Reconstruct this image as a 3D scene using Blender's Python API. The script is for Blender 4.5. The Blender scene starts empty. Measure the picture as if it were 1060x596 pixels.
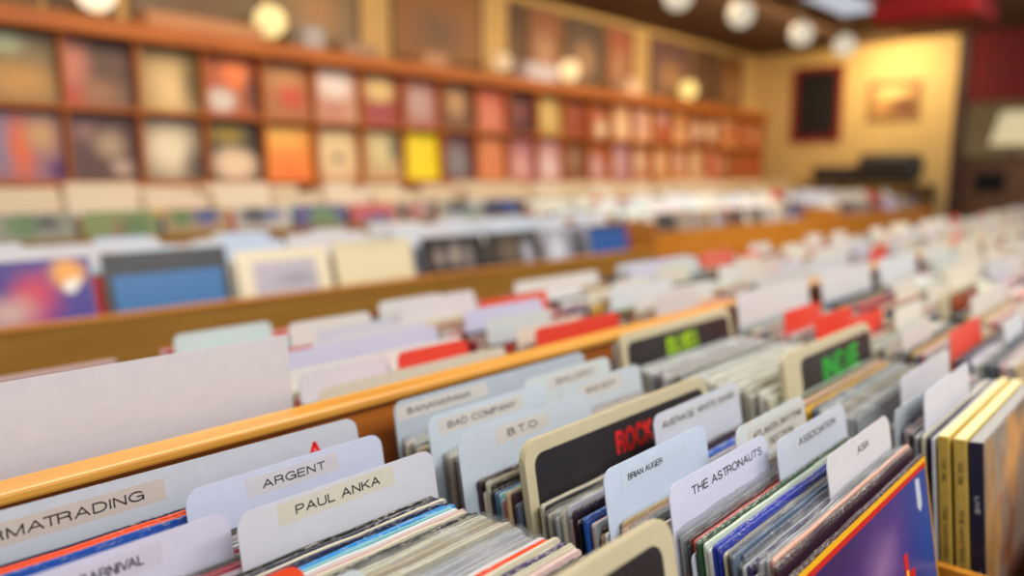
import bpy, bmesh, math, random
from mathutils import Matrix, Vector, noise

# ------------------------------------------------------------------ camera
C = bpy.context.scene
COL = C.collection
EYE = 1.25                                   # camera height above the floor
FPX, W, H = 780.0, 1060.0, 596.0
PITCH = math.atan(114.0 / FPX)
TH = math.atan(730.0 / (FPX / math.cos(PITCH)))   # bins run along +X, rows stack along +Y
fwd = Vector((math.cos(TH) * math.cos(PITCH), math.sin(TH) * math.cos(PITCH), -math.sin(PITCH)))
rgt = Vector((math.sin(TH), -math.cos(TH), 0))
upv = rgt.cross(fwd)
cam_data = bpy.data.cameras.new('camera')
cam_data.sensor_width = 36.0
cam_data.lens = FPX / W * 36.0
cam_data.clip_start = 0.02
cam_data.dof.use_dof = True
cam_data.dof.focus_distance = 0.60
cam_data.dof.aperture_fstop = 1.85
cam = bpy.data.objects.new('camera', cam_data)
COL.objects.link(cam)
M = Matrix((rgt, upv, -fwd)).transposed().to_4x4()
M.translation = (0, 0, EYE)
cam.matrix_world = M
C.camera = cam

# ------------------------------------------------------------------ world, lights, exposure
C.view_settings.view_transform = 'Standard'
C.view_settings.look = 'None'
C.view_settings.gamma = 1.0
C.view_settings.use_curve_mapping = False
C.view_settings.exposure = 0.24
C.cycles.transparent_max_bounces = 48
wd = bpy.data.worlds.new('World'); C.world = wd; wd.use_nodes = True
bg = wd.node_tree.nodes['Background']
bg.inputs['Color'].default_value = (1.0, 0.93, 0.86, 1)
bg.inputs['Strength'].default_value = 0.62

def area(name, loc, size, power, color, target=None, size_y=None):
    l = bpy.data.lights.new(name, 'AREA'); l.energy = power; l.color = color
    l.shape = 'RECTANGLE'; l.size = size; l.size_y = size_y or size
    o = bpy.data.objects.new(name, l); COL.objects.link(o); o.location = loc
    if target is not None:
        d = Vector(target) - Vector(loc)
        o.rotation_euler = d.to_track_quat('-Z', 'Y').to_euler()
    return o
COOL, NEUT, WARM = (0.90, 0.95, 1.0), (1.0, 0.96, 0.90), (1.0, 0.72, 0.42)
area('ceiling_light_front', (0.1, -0.95, 2.70), 1.6, 43, COOL, (0.6, 0.4, 0.95), 0.6)
area('ceiling_light_front', (2.2, -0.9, 2.70), 1.8, 52, NEUT, (2.2, 0.5, 0.95), 0.6)
area('ceiling_light_mid', (0.9, 1.35, 2.72), 2.0, 30, NEUT, None, 0.4)
area('ceiling_light_mid', (4.6, 1.0, 2.72), 2.4, 80, NEUT, None, 0.6)
area('wall_washer', (2.2, 3.05, 2.70), 3.0, 27, WARM, (2.3, 4.3, 1.6), 0.3)
area('wall_washer', (6.4, 3.0, 2.70), 4.0, 48, WARM, (6.4, 4.3, 1.6), 0.3)
area('maroon_fill_light', (6.6, 0.3, 2.70), 0.8, 40, NEUT, (9.4, 1.3, 2.0), 0.5)  # added fill light aimed at the maroon beam, no fixture there
area('wall_washer', (8.75, 2.75, 2.70), 0.6, 20, (1.0, 0.80, 0.45), (9.4, 2.75, 1.9), 0.3)

# ------------------------------------------------------------------ helpers
random.seed(7)
rnd = random.Random(11)
LEAN = math.radians(10.0)

def lin(c):
    if isinstance(c, str):
        c = c.lstrip('#'); c = tuple(int(c[i:i + 2], 16) / 255 for i in (0, 2, 4))
    return tuple((x / 12.92 if x <= 0.04045 else ((x + 0.055) / 1.055) ** 2.4) for x in c)
def l4(c): return (*lin(c), 1.0)

def new_mat(name):
    m = bpy.data.materials.new(name); m.use_nodes = True
    nt = m.node_tree
    for n in list(nt.nodes):
        if n.type not in ('BSDF_PRINCIPLED', 'OUTPUT_MATERIAL'): nt.nodes.remove(n)
    b = [n for n in nt.nodes if n.type == 'BSDF_PRINCIPLED'][0]
    return m, nt, b
def N(nt, typ, **kw):
    n = nt.nodes.new(typ)
    for k, v in kw.items(): setattr(n, k, v)
    return n
def math_node(nt, op, a, b=None, clamp=False):
    n = N(nt, 'ShaderNodeMath', operation=op, use_clamp=clamp)
    for i, v in enumerate((a, b)):
        if v is None: continue
        if isinstance(v, (int, float)): n.inputs[i].default_value = v
        else: nt.links.new(v, n.inputs[i])
    return n.outputs[0]
def mix_rgb(nt, fac, a, b, mode='MIX'):
    n = N(nt, 'ShaderNodeMix', data_type='RGBA', blend_type=mode)
    for idx, v in ((0, fac), (6, a), (7, b)):
        if isinstance(v, (int, float)): n.inputs[idx].default_value = v
        elif isinstance(v, tuple): n.inputs[idx].default_value = v
        else: nt.links.new(v, n.inputs[idx])
    return n.outputs[2]
def ramp01(nt, v, lo, hi):
    n = N(nt, 'ShaderNodeMapRange', clamp=True)
    n.inputs[1].default_value = lo; n.inputs[2].default_value = hi
    nt.links.new(v, n.inputs[0]); return n.outputs[0]
def noise_tex(nt, vec, scale, detail=3.0, stretch=None):
    t = N(nt, 'ShaderNodeTexNoise'); t.inputs['Scale'].default_value = scale; t.inputs['Detail'].default_value = detail
    if stretch:
        mp = N(nt, 'ShaderNodeMapping'); mp.inputs['Scale'].default_value = stretch
        nt.links.new(vec, mp.inputs[0]); vec = mp.outputs[0]
    nt.links.new(vec, t.inputs['Vector']); return t.outputs[0]

# card stock: colour of the object itself, faint paper mottling
def mk_card():
    m, nt, b = new_mat('card_stock')
    oi = N(nt, 'ShaderNodeObjectInfo'); tc = N(nt, 'ShaderNodeTexCoord')
    n = noise_tex(nt, tc.outputs['Object'], 60, 4)
    f = ramp01(nt, n, 0.3, 0.8)
    dark = mix_rgb(nt, 1.0, oi.outputs['Color'], (0.93, 0.93, 0.94, 1), 'MULTIPLY')
    c = mix_rgb(nt, f, dark, oi.outputs['Color'])
    nt.links.new(c, b.inputs['Base Color']); b.inputs['Roughness'].default_value = 0.42
    return m
# printed sleeve board: object colour, printed flecks, worn pale specks on the top fold
def mk_jacket(name, wear):
    m, nt, b = new_mat(name)
    oi = N(nt, 'ShaderNodeObjectInfo'); tc = N(nt, 'ShaderNodeTexCoord')
    ob, ge = tc.outputs['Object'], tc.outputs['Generated']
    off = N(nt, 'ShaderNodeVectorMath', operation='ADD')
    sc = N(nt, 'ShaderNodeVectorMath', operation='SCALE'); sc.inputs[0].default_value = (3.1, 5.7, 1.3)
    nt.links.new(oi.outputs['Random'], sc.inputs['Scale'])
    nt.links.new(ob, off.inputs[0]); nt.links.new(sc.outputs[0], off.inputs[1])
    p = off.outputs[0]
    n1 = noise_tex(nt, p, 1.0, 3, (9, 260, 40))
    c = mix_rgb(nt, ramp01(nt, n1, 0.58, 0.75), oi.outputs['Color'], mix_rgb(nt, 0.22, oi.outputs['Color'], (0.02, 0.02, 0.03, 1)))
    sep = N(nt, 'ShaderNodeSeparateXYZ'); nt.links.new(ge, sep.inputs[0])
    n2 = noise_tex(nt, p, 1.0, 5, (230, 1600, 900))
    top = ramp01(nt, sep.outputs[2], 0.980, 0.999)
    n3 = noise_tex(nt, p, 1.0, 2, (14, 60, 30))
    w = math_node(nt, 'MULTIPLY', ramp01(nt, n2, 0.56 - wear * 0.03, 0.66 - wear * 0.03), top)
    w = math_node(nt, 'MULTIPLY', w, ramp01(nt, n3, 0.42 - wear * 0.10, 0.62))
    c = mix_rgb(nt, w, c, l4('#d9d2c0'))
    nt.links.new(c, b.inputs['Base Color']); b.inputs['Roughness'].default_value = 0.38
    return m
def plain(name, col, rough=0.5, noise_amt=0.0, scale=40, metal=0.0):
    m, nt, b = new_mat(name)
    b.inputs['Base Color'].default_value = l4(col); b.inputs['Roughness'].default_value = rough; b.inputs['Metallic'].default_value = metal
    if noise_amt:
        tc = N(nt, 'ShaderNodeTexCoord'); n = noise_tex(nt, tc.outputs['Object'], scale, 4)
        c0 = lin(col); lo = tuple(x * (1 - noise_amt) for x in c0) + (1,); hi = tuple(min(1, x * (1 + noise_amt)) for x in c0) + (1,)
        nt.links.new(mix_rgb(nt, ramp01(nt, n, 0.3, 0.7), lo, hi), b.inputs['Base Color'])
    return m
def wood(name, col, dark, rough=0.4, along=(3, 60, 60)):
    m, nt, b = new_mat(name)
    tc = N(nt, 'ShaderNodeTexCoord')
    n = noise_tex(nt, tc.outputs['Object'], 1.0, 5, along)
    n2 = noise_tex(nt, tc.outputs['Object'], 5.0, 2)
    c = mix_rgb(nt, ramp01(nt, n, 0.35, 0.68), l4(col), l4(dark))
    c = mix_rgb(nt, math_node(nt, 'MULTIPLY', ramp01(nt, n2, 0.4, 0.8), 0.35), c, l4(dark))
    nt.links.new(c, b.inputs['Base Color']); b.inputs['Roughness'].default_value = rough
    return m
def emit(name, col, strength):
    m, nt, b = new_mat(name)
    b.inputs['Base Color'].default_value = tuple(x * .25 for x in lin(col)) + (1,); b.inputs['Roughness'].default_value = .9; b.inputs['Emission Color'].default_value = l4(col)
    b.inputs['Emission Strength'].default_value = strength
    return m
# clear polythene of the outer sleeves
def mk_plastic():
    m, nt, b = new_mat('clear_polythene')
    out = [n for n in nt.nodes if n.type == 'OUTPUT_MATERIAL'][0]
    tc = N(nt, 'ShaderNodeTexCoord')
    n = noise_tex(nt, tc.outputs['Object'], 1.0, 4, (25, 120, 160))
    bump = N(nt, 'ShaderNodeBump'); bump.inputs['Strength'].default_value = 0.35; bump.inputs['Distance'].default_value = 0.004
    nt.links.new(n, bump.inputs['Height'])
    tr = N(nt, 'ShaderNodeBsdfTransparent'); tr.inputs[0].default_value = (0.97, 0.98, 0.98, 1)
    gl = N(nt, 'ShaderNodeBsdfGlossy'); gl.inputs['Roughness'].default_value = 0.12
    df = N(nt, 'ShaderNodeBsdfDiffuse'); df.inputs[0].default_value = (0.88, 0.88, 0.86, 1)
    nt.links.new(bump.outputs[0], gl.inputs['Normal'])
    lw = N(nt, 'ShaderNodeFresnel'); lw.inputs['IOR'].default_value = 1.45
    nt.links.new(bump.outputs[0], lw.inputs['Normal'])
    f = math_node(nt, 'ADD', math_node(nt, 'MULTIPLY', lw.outputs[0], 0.40), 0.025, True)
    hz = math_node(nt, 'ADD', math_node(nt, 'MULTIPLY', ramp01(nt, n, 0.55, 0.72), 0.34), 0.05)
    m1 = N(nt, 'ShaderNodeMixShader'); nt.links.new(hz, m1.inputs[0]); nt.links.new(tr.outputs[0], m1.inputs[1]); nt.links.new(df.outputs[0], m1.inputs[2])
    m2 = N(nt, 'ShaderNodeMixShader'); nt.links.new(f, m2.inputs[0]); nt.links.new(m1.outputs[0], m2.inputs[1]); nt.links.new(gl.outputs[0], m2.inputs[2])
    nt.links.new(m2.outputs[0], out.inputs['Surface']); nt.nodes.remove(b)
    return m
def mk_vcol(name):
    m, nt, b = new_mat(name)
    a = N(nt, 'ShaderNodeVertexColor'); a.layer_name = 'tint'
    nt.links.new(a.outputs[0], b.inputs['Base Color']); b.inputs['Roughness'].default_value = 0.42
    return m
# cover art: base colour with soft-edged printed shapes; plane given by two generated axes (0,2)
def art(name, base, blobs, rough=0.4, warp=0.12, grain=0.0, ax=(0, 2)):
    m, nt, b = new_mat(name)
    tc = N(nt, 'ShaderNodeTexCoord'); ge = tc.outputs['Generated']
    t = N(nt, 'ShaderNodeTexNoise'); t.inputs['Scale'].default_value = 5; t.inputs['Detail'].default_value = 3
    nt.links.new(ge, t.inputs['Vector'])
    sub = N(nt, 'ShaderNodeVectorMath', operation='SUBTRACT'); nt.links.new(t.outputs[1], sub.inputs[0]); sub.inputs[1].default_value = (.5, .5, .5)
    sca = N(nt, 'ShaderNodeVectorMath', operation='SCALE'); nt.links.new(sub.outputs[0], sca.inputs[0]); sca.inputs['Scale'].default_value = warp
    ad = N(nt, 'ShaderNodeVectorMath', operation='ADD'); nt.links.new(ge, ad.inputs[0]); nt.links.new(sca.outputs[0], ad.inputs[1])
    sep = N(nt, 'ShaderNodeSeparateXYZ'); nt.links.new(ad.outputs[0], sep.inputs[0])
    c = l4(base)
    for (cx, cz, rx, rz, colr, soft, *square) in blobs:
        dx = math_node(nt, 'DIVIDE', math_node(nt, 'SUBTRACT', sep.outputs[ax[0]], cx), rx)
        dz = math_node(nt, 'DIVIDE', math_node(nt, 'SUBTRACT', sep.outputs[ax[1]], cz), rz)
        d = math_node(nt, 'MAXIMUM', math_node(nt, 'ABSOLUTE', dx), math_node(nt, 'ABSOLUTE', dz)) if square else math_node(nt, 'SQRT', math_node(nt, 'ADD', math_node(nt, 'MULTIPLY', dx, dx), math_node(nt, 'MULTIPLY', dz, dz)))
        n = N(nt, 'ShaderNodeMapRange', clamp=True); n.inputs[1].default_value = 1 + soft; n.inputs[2].default_value = max(0.0, 1 - soft)
        nt.links.new(d, n.inputs[0])
        c = mix_rgb(nt, n.outputs[0], c, l4(colr))
    if grain:
        g = noise_tex(nt, ge, 14, 6, (1.6, 1, 0.7))
        c = mix_rgb(nt, math_node(nt, 'MULTIPLY', ramp01(nt, g, 0.42, 0.66), grain), c, l4('#3a2f2a'))
    if isinstance(c, tuple): b.inputs['Base Color'].default_value = c
    else: nt.links.new(c, b.inputs['Base Color'])
    b.inputs['Roughness'].default_value = rough
    return m

MAT = {}
MAT['card'] = mk_card()
MAT['jacket'] = mk_jacket('sleeve_board', 0.4)
MAT['worn'] = mk_jacket('worn_sleeve_board', 1.3)
MAT['plastic'] = mk_plastic()
MAT['paper'] = plain('inner_paper', '#d8d6cf', 0.6, 0.05, 30)
MAT['sticker'] = plain('label_sticker', '#cfc9c0', 0.35, 0.02)
MAT['ink'] = plain('black_ink', '#211e1d', 0.5)
MAT['red_ink'] = plain('red_lettering', '#e8231c', 0.4)
MAT['lime_ink'] = plain('lime_lettering', '#b4e010', 0.4)
MAT['green_ink'] = plain('green_lettering', '#26b83c', 0.4)
MAT['orange_ink'] = plain('orange_lettering', '#f06a1c', 0.4)
MAT['white_ink'] = plain('white_lettering', '#d8d8dc', 0.4)
MAT['black_panel'] = plain('black_panel', '#241f22', 0.32, 0.08, 30)
MAT['rail'] = wood('rail_wood', '#e8a94a', '#cf8a30', 0.35)
MAT['bin_wood'] = wood('bin_wood', '#b5671e', '#8f4a12', 0.42)
MAT['ochre'] = wood('ochre_board', '#a0742a', '#8a6020', 0.45)
MAT['orange_wood'] = wood('orange_wood', '#d08828', '#b46c18', 0.4)
MAT['shelf_wood'] = wood('shelf_wood', '#bc6a18', '#9c500c', 0.55)
MAT['stuff'] = mk_vcol('packed_sleeve_board')

def link(o): COL.objects.link(o); return o
def mesh_obj(name, me, mat=None, parent=None, loc=None, color=None):
    o = bpy.data.objects.new(name, me); link(o)
    if mat is not None and not me.materials: me.materials.append(mat)
    elif mat is not None and me.materials[0] != mat:
        o.material_slots[0].link = 'OBJECT'; o.material_slots[0].material = mat
    if parent is not None: o.parent = parent
    if loc is not None: o.location = loc
    if color is not None: o.color = l4(color)
    return o
def tag(o, label=None, cat=None, group=None, kind=None):
    if label: o['label'] = label
    if cat: o['category'] = cat
    if group: o['group'] = group
    if kind: o['kind'] = kind
    return o
def empty(name, loc, rot=(0, 0, 0)):
    o = bpy.data.objects.new(name, None); link(o); o.location = loc; o.rotation_euler = rot; o.empty_display_size = 0.05
    return o
def to_mesh(bm, name, smooth=False):
    me = bpy.data.meshes.new(name); bmesh.ops.recalc_face_normals(bm, faces=bm.faces); bm.to_mesh(me); bm.free()
    if smooth:
        for p in me.polygons: p.use_smooth = True
    return me
def add_box(bm, x0, x1, y0, y1, z0, z1, bev=0.0, seg=2):
    r = bmesh.ops.create_cube(bm, size=1.0)
    vs = r['verts']
    for v in vs:
        v.co.x = x0 + (v.co.x + .5) * (x1 - x0); v.co.y = y0 + (v.co.y + .5) * (y1 - y0); v.co.z = z0 + (v.co.z + .5) * (z1 - z0)
    if bev:
        es = {e for v in vs for e in v.link_edges}
        bmesh.ops.bevel(bm, geom=list(es), offset=bev, segments=seg, affect='EDGES', profile=0.5)
    return vs
def box_mesh(name, *a, **k):
    bm = bmesh.new(); add_box(bm, *a, **k); return to_mesh(bm, name)
def box_obj(name, mat, dims, parent=None, bev=0.0, color=None):
    return mesh_obj(name, box_mesh(name, *dims, bev=bev), mat, parent, None, color)
def add_prism(bm, pts, y0, y1):
    a = [bm.verts.new((x, y0, z)) for x, z in pts]; b = [bm.verts.new((x, y1, z)) for x, z in pts]
    n = len(pts); bm.faces.new(a); bm.faces.new(b[::-1])
    for i in range(n): bm.faces.new((a[i], b[i], b[(i + 1) % n], a[(i + 1) % n]))
def add_cyl(bm, p0, p1, r0, r1=None, seg=16):
    p0, p1 = Vector(p0), Vector(p1); r1 = r0 if r1 is None else r1
    d = p1 - p0; q = Vector((0, 0, 1)).rotation_difference(d.normalized())
    m = Matrix.Translation((p0 + p1) / 2) @ q.to_matrix().to_4x4()
    bmesh.ops.create_cone(bm, cap_ends=True, segments=seg, radius1=r0, radius2=r1, depth=d.length, matrix=m)
def arc(cx, cz, r, a0, a1, n=6):
    return [(cx + r * math.cos(math.radians(a0 + (a1 - a0) * i / n)), cz + r * math.sin(math.radians(a0 + (a1 - a0) * i / n))) for i in range(n + 1)]

# lettering drawn stroke by stroke, of a given width and height, baseline at origin, facing -Y
def _el(cx, cy, rx, ry, a0, a1, n=12):
    return [(cx + rx * math.cos(math.radians(a0 + (a1 - a0) * i / n)), cy + ry * math.sin(math.radians(a0 + (a1 - a0) * i / n))) for i in range(n + 1)]
_O = _el(.39, .5, .39, .5, 90, 450, 24)
GLYPH = {  # letter: (width, strokes)
 'A': (.70, [[(0, 0), (.35, 1), (.70, 0)], [(.12, .34), (.58, .34)]]),
 'B': (.58, [[(0, 0), (0, 1), (.32, 1)] + _el(.32, .76, .23, .24, 90, -90, 8) + [(0, .52)], [(.32, .52)] + _el(.34, .26, .24, .26, 90, -90, 8) + [(0, 0)]]),
 'C': (.70, [_el(.38, .5, .38, .5, 38, 322, 20)]),
 'D': (.65, [[(0, 0), (0, 1), (.25, 1)] + _el(.25, .5, .40, .5, 90, -90, 14) + [(0, 0)]]),
 'E': (.54, [[(.54, 1), (0, 1), (0, 0), (.54, 0)], [(0, .52), (.49, .52)]]),
 'F': (.50, [[(.50, 1), (0, 1), (0, 0)], [(0, .50), (.44, .50)]]),
 'G': (.74, [_el(.39, .5, .39, .5, 40, 330, 20) + [(.73, .47), (.42, .47)], [(.74, .47), (.74, 0)]]),
 'H': (.60, [[(0, 0), (0, 1)], [(.60, 0), (.60, 1)], [(0, .53), (.60, .53)]]),
 'I': (.0, [[(0, 0), (0, 1)]]),
 'J': (.42, [[(.42, 1), (.42, .24)] + _el(.21, .24, .21, .24, 0, -180, 10) + [(0, .32)]]),
 'K': (.60, [[(0, 0), (0, 1)], [(.58, 1), (0, .40)], [(.20, .60), (.62, 0)]]),
 'L': (.46, [[(0, 1), (0, 0), (.46, 0)]]),
 'M': (.70, [[(0, 0), (0, 1), (.35, .04), (.70, 1), (.70, 0)]]),
 'N': (.60, [[(0, 0), (0, 1), (.60, 0), (.60, 1)]]),
 'O': (.78, [_O]),
 'P': (.56, [[(0, 0), (0, 1), (.30, 1)] + _el(.30, .735, .26, .265, 90, -90, 10) + [(0, .47)]]),
 'R': (.60, [[(0, 0), (0, 1), (.32, 1)] + _el(.32, .745, .25, .255, 90, -90, 10) + [(0, .49)], [(.33, .49)] + _el(.36, .31, .20, .18, 90, 0, 6) + [(.57, .10), (.60, 0)]]),
 'S': (.58, [_el(.29, .745, .26, .255, 25, 250, 12) + _el(.29, .255, .29, .255, 75, -160, 12)]),
 'T': (.62, [[(0, 1), (.62, 1)], [(.31, 1), (.31, 0)]]),
 'U': (.60, [[(0, 1), (0, .30)] + _el(.30, .30, .30, .30, 180, 360, 12) + [(.60, 1)]]),
 'V': (.66, [[(0, 1), (.33, 0), (.66, 1)]]),
 'W': (.96, [[(0, 1), (.24, 0), (.48, 1), (.72, 0), (.96, 1)]]),
 'Y': (.66, [[(0, 1), (.33, .42), (.66, 1)], [(.33, .42), (.33, 0)]]),
 '.': (.02, [[(0, 0), (0, .04)]]), '-': (.30, [[(0, .36), (.30, .36)]]), ' ': (.22, []),
 '5': (.52, [[(.48, 1), (.10, 1), (.05, .5)] + _el(.26, .32, .26, .32, 130, -150, 12)]),
 '8': (.52, [_el(.26, .76, .22, .24, 90, 450, 14), _el(.26, .27, .26, .27, 90, 450, 14)]),
 '9': (.52, [_el(.26, .70, .26, .30, 0, 360, 14), [(.52, .70)] + _el(.26, .32, .26, .32, 20, -140, 8)]),
}
def text_mesh(s, width, height, bold=0.0, depth=0.0003, name='lettering'):
    th = .138 + bold * 2.4                                  # stroke thickness in cap heights
    lines, x = [], 0.0
    for q, ch in enumerate(s):
        if q and s[q - 1] + ch in ('AT', 'TA', 'AV', 'VA', 'AW', 'WA', 'AY', 'TR'): x -= .16
        w, st = GLYPH[ch]
        for l in st: lines.append([(x + px, py) for px, py in l])
        x += w + .20 + bold * 3.5
    if s == '-': lines = [[(0, .5), (1, .5)]]
    xs = [p[0] for l in lines for p in l]
    x0, x1 = min(xs), max(xs)
    t = th * height if s != '-' else height
    flat = s == '-'
    kx = (width - t) / max(x1 - x0, 1e-6); kz = 0 if flat else (height - t)
    bm = bmesh.new()
    for l in lines:
        P = [Vector(((p[0] - x0) * kx + t / 2, (p[1] if not flat else 0) * kz + t / 2)) for p in l]
        tx = t * min(1.0, max(.7, kx / height / .9)) if not flat else t
        for a, b in zip(P, P[1:]):
            d = (b - a)
            if d.length < 1e-7: continue
            d.normalize(); e = d * t * .28; n = Vector((-d.y, d.x)) * (tx if abs(d.y) > .6 else t) / 2
            q = [a - e - n, b + e - n, b + e + n, a - e + n]
            add_prism(bm, [(v.x, v.y) for v in q], -depth, 0.0)
    return to_mesh(bm, name)

# ------------------------------------------------------------------ the room
CEIL = EYE + 1.52
FARW, ENDW = 4.45, 9.40
def struct(name, mat, dims, bev=0.0):
    o = box_obj(name, mat, dims, None, bev); o['kind'] = 'structure'; return o
MAT['cream_wall'] = plain('cream_plaster', '#c8a668', 0.7, 0.04, 6)
MAT['dark_ceiling'] = plain('dark_brown_ceiling', '#5c4028', 0.8, 0.10, 3)
MAT['carpet'] = plain('brown_carpet', '#5a4636', 0.95, 0.2, 120)
MAT['maroon'] = plain('maroon_paint', '#5e0008', 0.85, 0.12, 4)
struct('floor', MAT['carpet'], (-2.5, 12.6, -2.8, FARW + .12, -0.06, 0))
struct('ceiling', MAT['dark_ceiling'], (-2.5, 12.6, -2.8, FARW + .12, CEIL, CEIL + .08))
struct('wall_back', MAT['cream_wall'], (-2.5, ENDW, FARW, FARW + .10, 0, CEIL))
struct('wall_end', MAT['cream_wall'], (ENDW, ENDW + .12, 2.16, FARW + .10, 0, CEIL))
struct('trim_opening', plain('dark_door_trim', '#3a1a12', 0.5), (ENDW - .03, ENDW + .15, 2.06, 2.16, 0, CEIL))
struct('wall_recess', plain('cream_recess', '#e0c894', 0.7, 0.05, 5), (12.0, 12.1, -0.6, 3.2, 0, CEIL))
struct('beam_maroon', MAT['maroon'], (ENDW, ENDW + .14, -0.6, 2.06, EYE + .80, CEIL))

# ------------------------------------------------------------------ the record bins
BIN0, PITCHB, BW = 0.044, 0.393, 0.33
def bin_x(k): return BIN0 + PITCHB * k + 0.043          # left end of the records in bin k
ZF = EYE - 0.58                                          # floor of the near bins
def island_unit(k0, k1, label):
    x0, x1 = BIN0 + PITCHB * k0, BIN0 + PITCHB * k1
    r = empty('record_bin', (x0, 0, 0)); L = x1 - x0
    tag(r, label, 'record bin', 'bins of the near island')
    t = 0.016
    box_obj('front_panel', MAT['bin_wood'], (0.002, L - .002, 0.065, 0.081, 0.10, EYE - .36), r, 0.002)
    box_obj('center_board', MAT['bin_wood'], (0.002, L - .002, 0.652, 0.668, ZF, EYE - .244), r)  # darker than the rail, the shade under the cap put into the colour
    box_obj('rail', MAT['rail'], (0.001, L - .001, 0.643, 0.677, EYE - .244, EYE - .234), r, 0.003)
    box_obj('back_panel', MAT['bin_wood'], (0.002, L - .002, 1.225, 1.241, 0.10, EYE - .30), r, 0.002)
    box_obj('bin_floor', MAT['bin_wood'], (0.002, L - .002, 0.081, 1.225, ZF - .02, ZF), r)
    box_obj('plinth', plain('plinth_black', '#1e1a18', 0.6), (0.03, L - .03, 0.12, 1.19, 0, 0.10), r)
    box_obj('side_panel', MAT['bin_wood'], (0.002, .014, 0.081, 1.225, 0.10, ZF - .02), r)
    box_obj('side_panel', MAT['bin_wood'], (L - .014, L - .002, 0.081, 1.225, 0.10, ZF - .02), r)
    for j in range(k1 - k0 + 1):
        xx = min(max(PITCHB * j, .008), L - .008)
        if j == k1 - k0 and k1 != 20: continue
        for (ya, yb) in ((0.081, 0.652), (0.668, 1.225)):
            box_obj('divider', MAT['orange_wood'], (xx - .006, xx + .006, ya, yb, ZF, EYE - .392), r)
    return r
names = ['wooden record bin nearest the camera, holding the ROCK section', 'wooden record bin next beyond the ROCK section along the near island',
         'third wooden record bin along the near island, full of white cards', 'fourth wooden record bin along the near island, blurred', 'last wooden record bin at the far end of the near island']
for i in range(5): island_unit(4 * i, 4 * i + 4, names[i])

# --- vinyl record meshes (origin: bottom centre of the left end, x along the bin)
LPW, LPH = 0.315, 0.315
def jacket_mesh(t, seed, opened):
    rg = random.Random(seed); bm = bmesh.new()
    def board(y0, y1, drop):
        n = 14; c = 0.0025
        xs = [0, c * .35, c] + [LPW * (i + 1) / n for i in range(n - 1)] + [LPW - c, LPW - c * .35, LPW]
        rows = []
        ph = rg.random() * 6
        e = min(0.0004, (y1 - y0) * .3)
        for i, x in enumerate(xs):
            cz = {0: c, 1: c * .35, len(xs) - 2: c * .35, len(xs) - 1: c}.get(i, 0)
            top = LPH - drop - cz + (0.0003 * math.sin(ph + i * 1.7) + rg.uniform(-.0003, .0003) if 2 < i < len(xs) - 3 else 0)
            w = 0.00012 * math.sin(ph * 2 + i * .9)
            rows.append([(x, y0, 0.0), (x, y1, 0.0), (x, y1 + w, top - e), (x, (y1 * .86 + y0 * .14) + w, top), (x, (y1 * .14 + y0 * .86) + w, top), (x, y0 + w, top - e)])
        vs = [[bm.verts.new(p) for p in r] for r in rows]
        for a, b in zip(vs, vs[1:]):
            for j in range(6): bm.faces.new((a[j], b[j], b[(j + 1) % 6], a[(j + 1) % 6]))
        bm.faces.new(vs[0]); bm.faces.new(vs[-1][::-1])
    if opened:
        bt = min(0.0011, t * .28)
        board(-t / 2, -t / 2 + bt, rg.uniform(0, .002)); board(t / 2 - bt, t / 2, 0)
        add_box(bm, 0, bt, -t / 2 + bt, t / 2 - bt, 0, LPH - .003)
        add_box(bm, LPW - bt, LPW, -t / 2 + bt, t / 2 - bt, 0, LPH - .003)
    else: board(-t / 2, t / 2, 0)
    return to_mesh(bm, 'jacket')
def paper_mesh(t, seed):
    rg = random.Random(seed); bm = bmesh.new(); n = 10; d = rg.uniform(.001, .005)
    vs = []
    for i in range(n + 1):
        x = .004 + (LPW - .008) * i / n
        top = LPH - d - .004 * abs(i / n - .5) ** 2
        vs.append([bm.verts.new(p) for p in ((x, -t * .12, .002), (x, t * .12, .002), (x, t * .12, top), (x, -t * .12, top))])
    for a, b in zip(vs, vs[1:]):
        for j in range(4): bm.faces.new((a[j], b[j], b[(j + 1) % 4], a[(j + 1) % 4]))
    bm.faces.new(vs[0]); bm.faces.new(vs[-1][::-1])
    return to_mesh(bm, 'inner_sleeve')
def film_mesh(t, seed):
    rg = random.Random(seed); bm = bmesh.new(); n = 22; zs = (0.001, .16, .26, .300, .3155, .3195)
    e = rg.uniform(.0015, .0055); lp = rg.uniform(0, 50)
    def sheet(sy):
        g = []
        for i in range(n + 1):
            x = -.003 + (LPW + .006) * i / n; col = []
            for j, z in enumerate(zs):
                up = max(0, (z - .29) / .03)
                nz = noise.noise(Vector((x * 26 + lp, z * 20, sy * 9)))
                nz2 = noise.noise(Vector((x * 70 + lp, z * 60, sy * 4)))
                y = sy * (t / 2 + .0002) + up * (nz * .0006 + nz2 * .0003)
                zz = z + (e - .004 if j == 5 else 0) + (nz * .0022 + nz2 * .001 if j >= 5 else 0)
                if j == 5 and i in (0, n): zz -= .003
                col.append(bm.verts.new((x, y, zz)))
            g.append(col)
        for a, b in zip(g, g[1:]):
            for j in range(len(zs) - 1): bm.faces.new((a[j], b[j], b[j + 1], a[j + 1]))
        return g
    f, b = sheet(-1), sheet(1)
    for s in (0, n):
        for j in range(len(zs) - 1): bm.faces.new((f[s][j], b[s][j], b[s][j + 1], f[s][j + 1]))
    for i in range(n): bm.faces.new((f[i][0], f[i + 1][0], b[i + 1][0], b[i][0]))
    return to_mesh(bm, 'plastic_sleeve', True)
TH_LIST = (0.0024, 0.0032, 0.0040, 0.0052, 0.0075)
JM, PM, FM = {}, {}, {}
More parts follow.
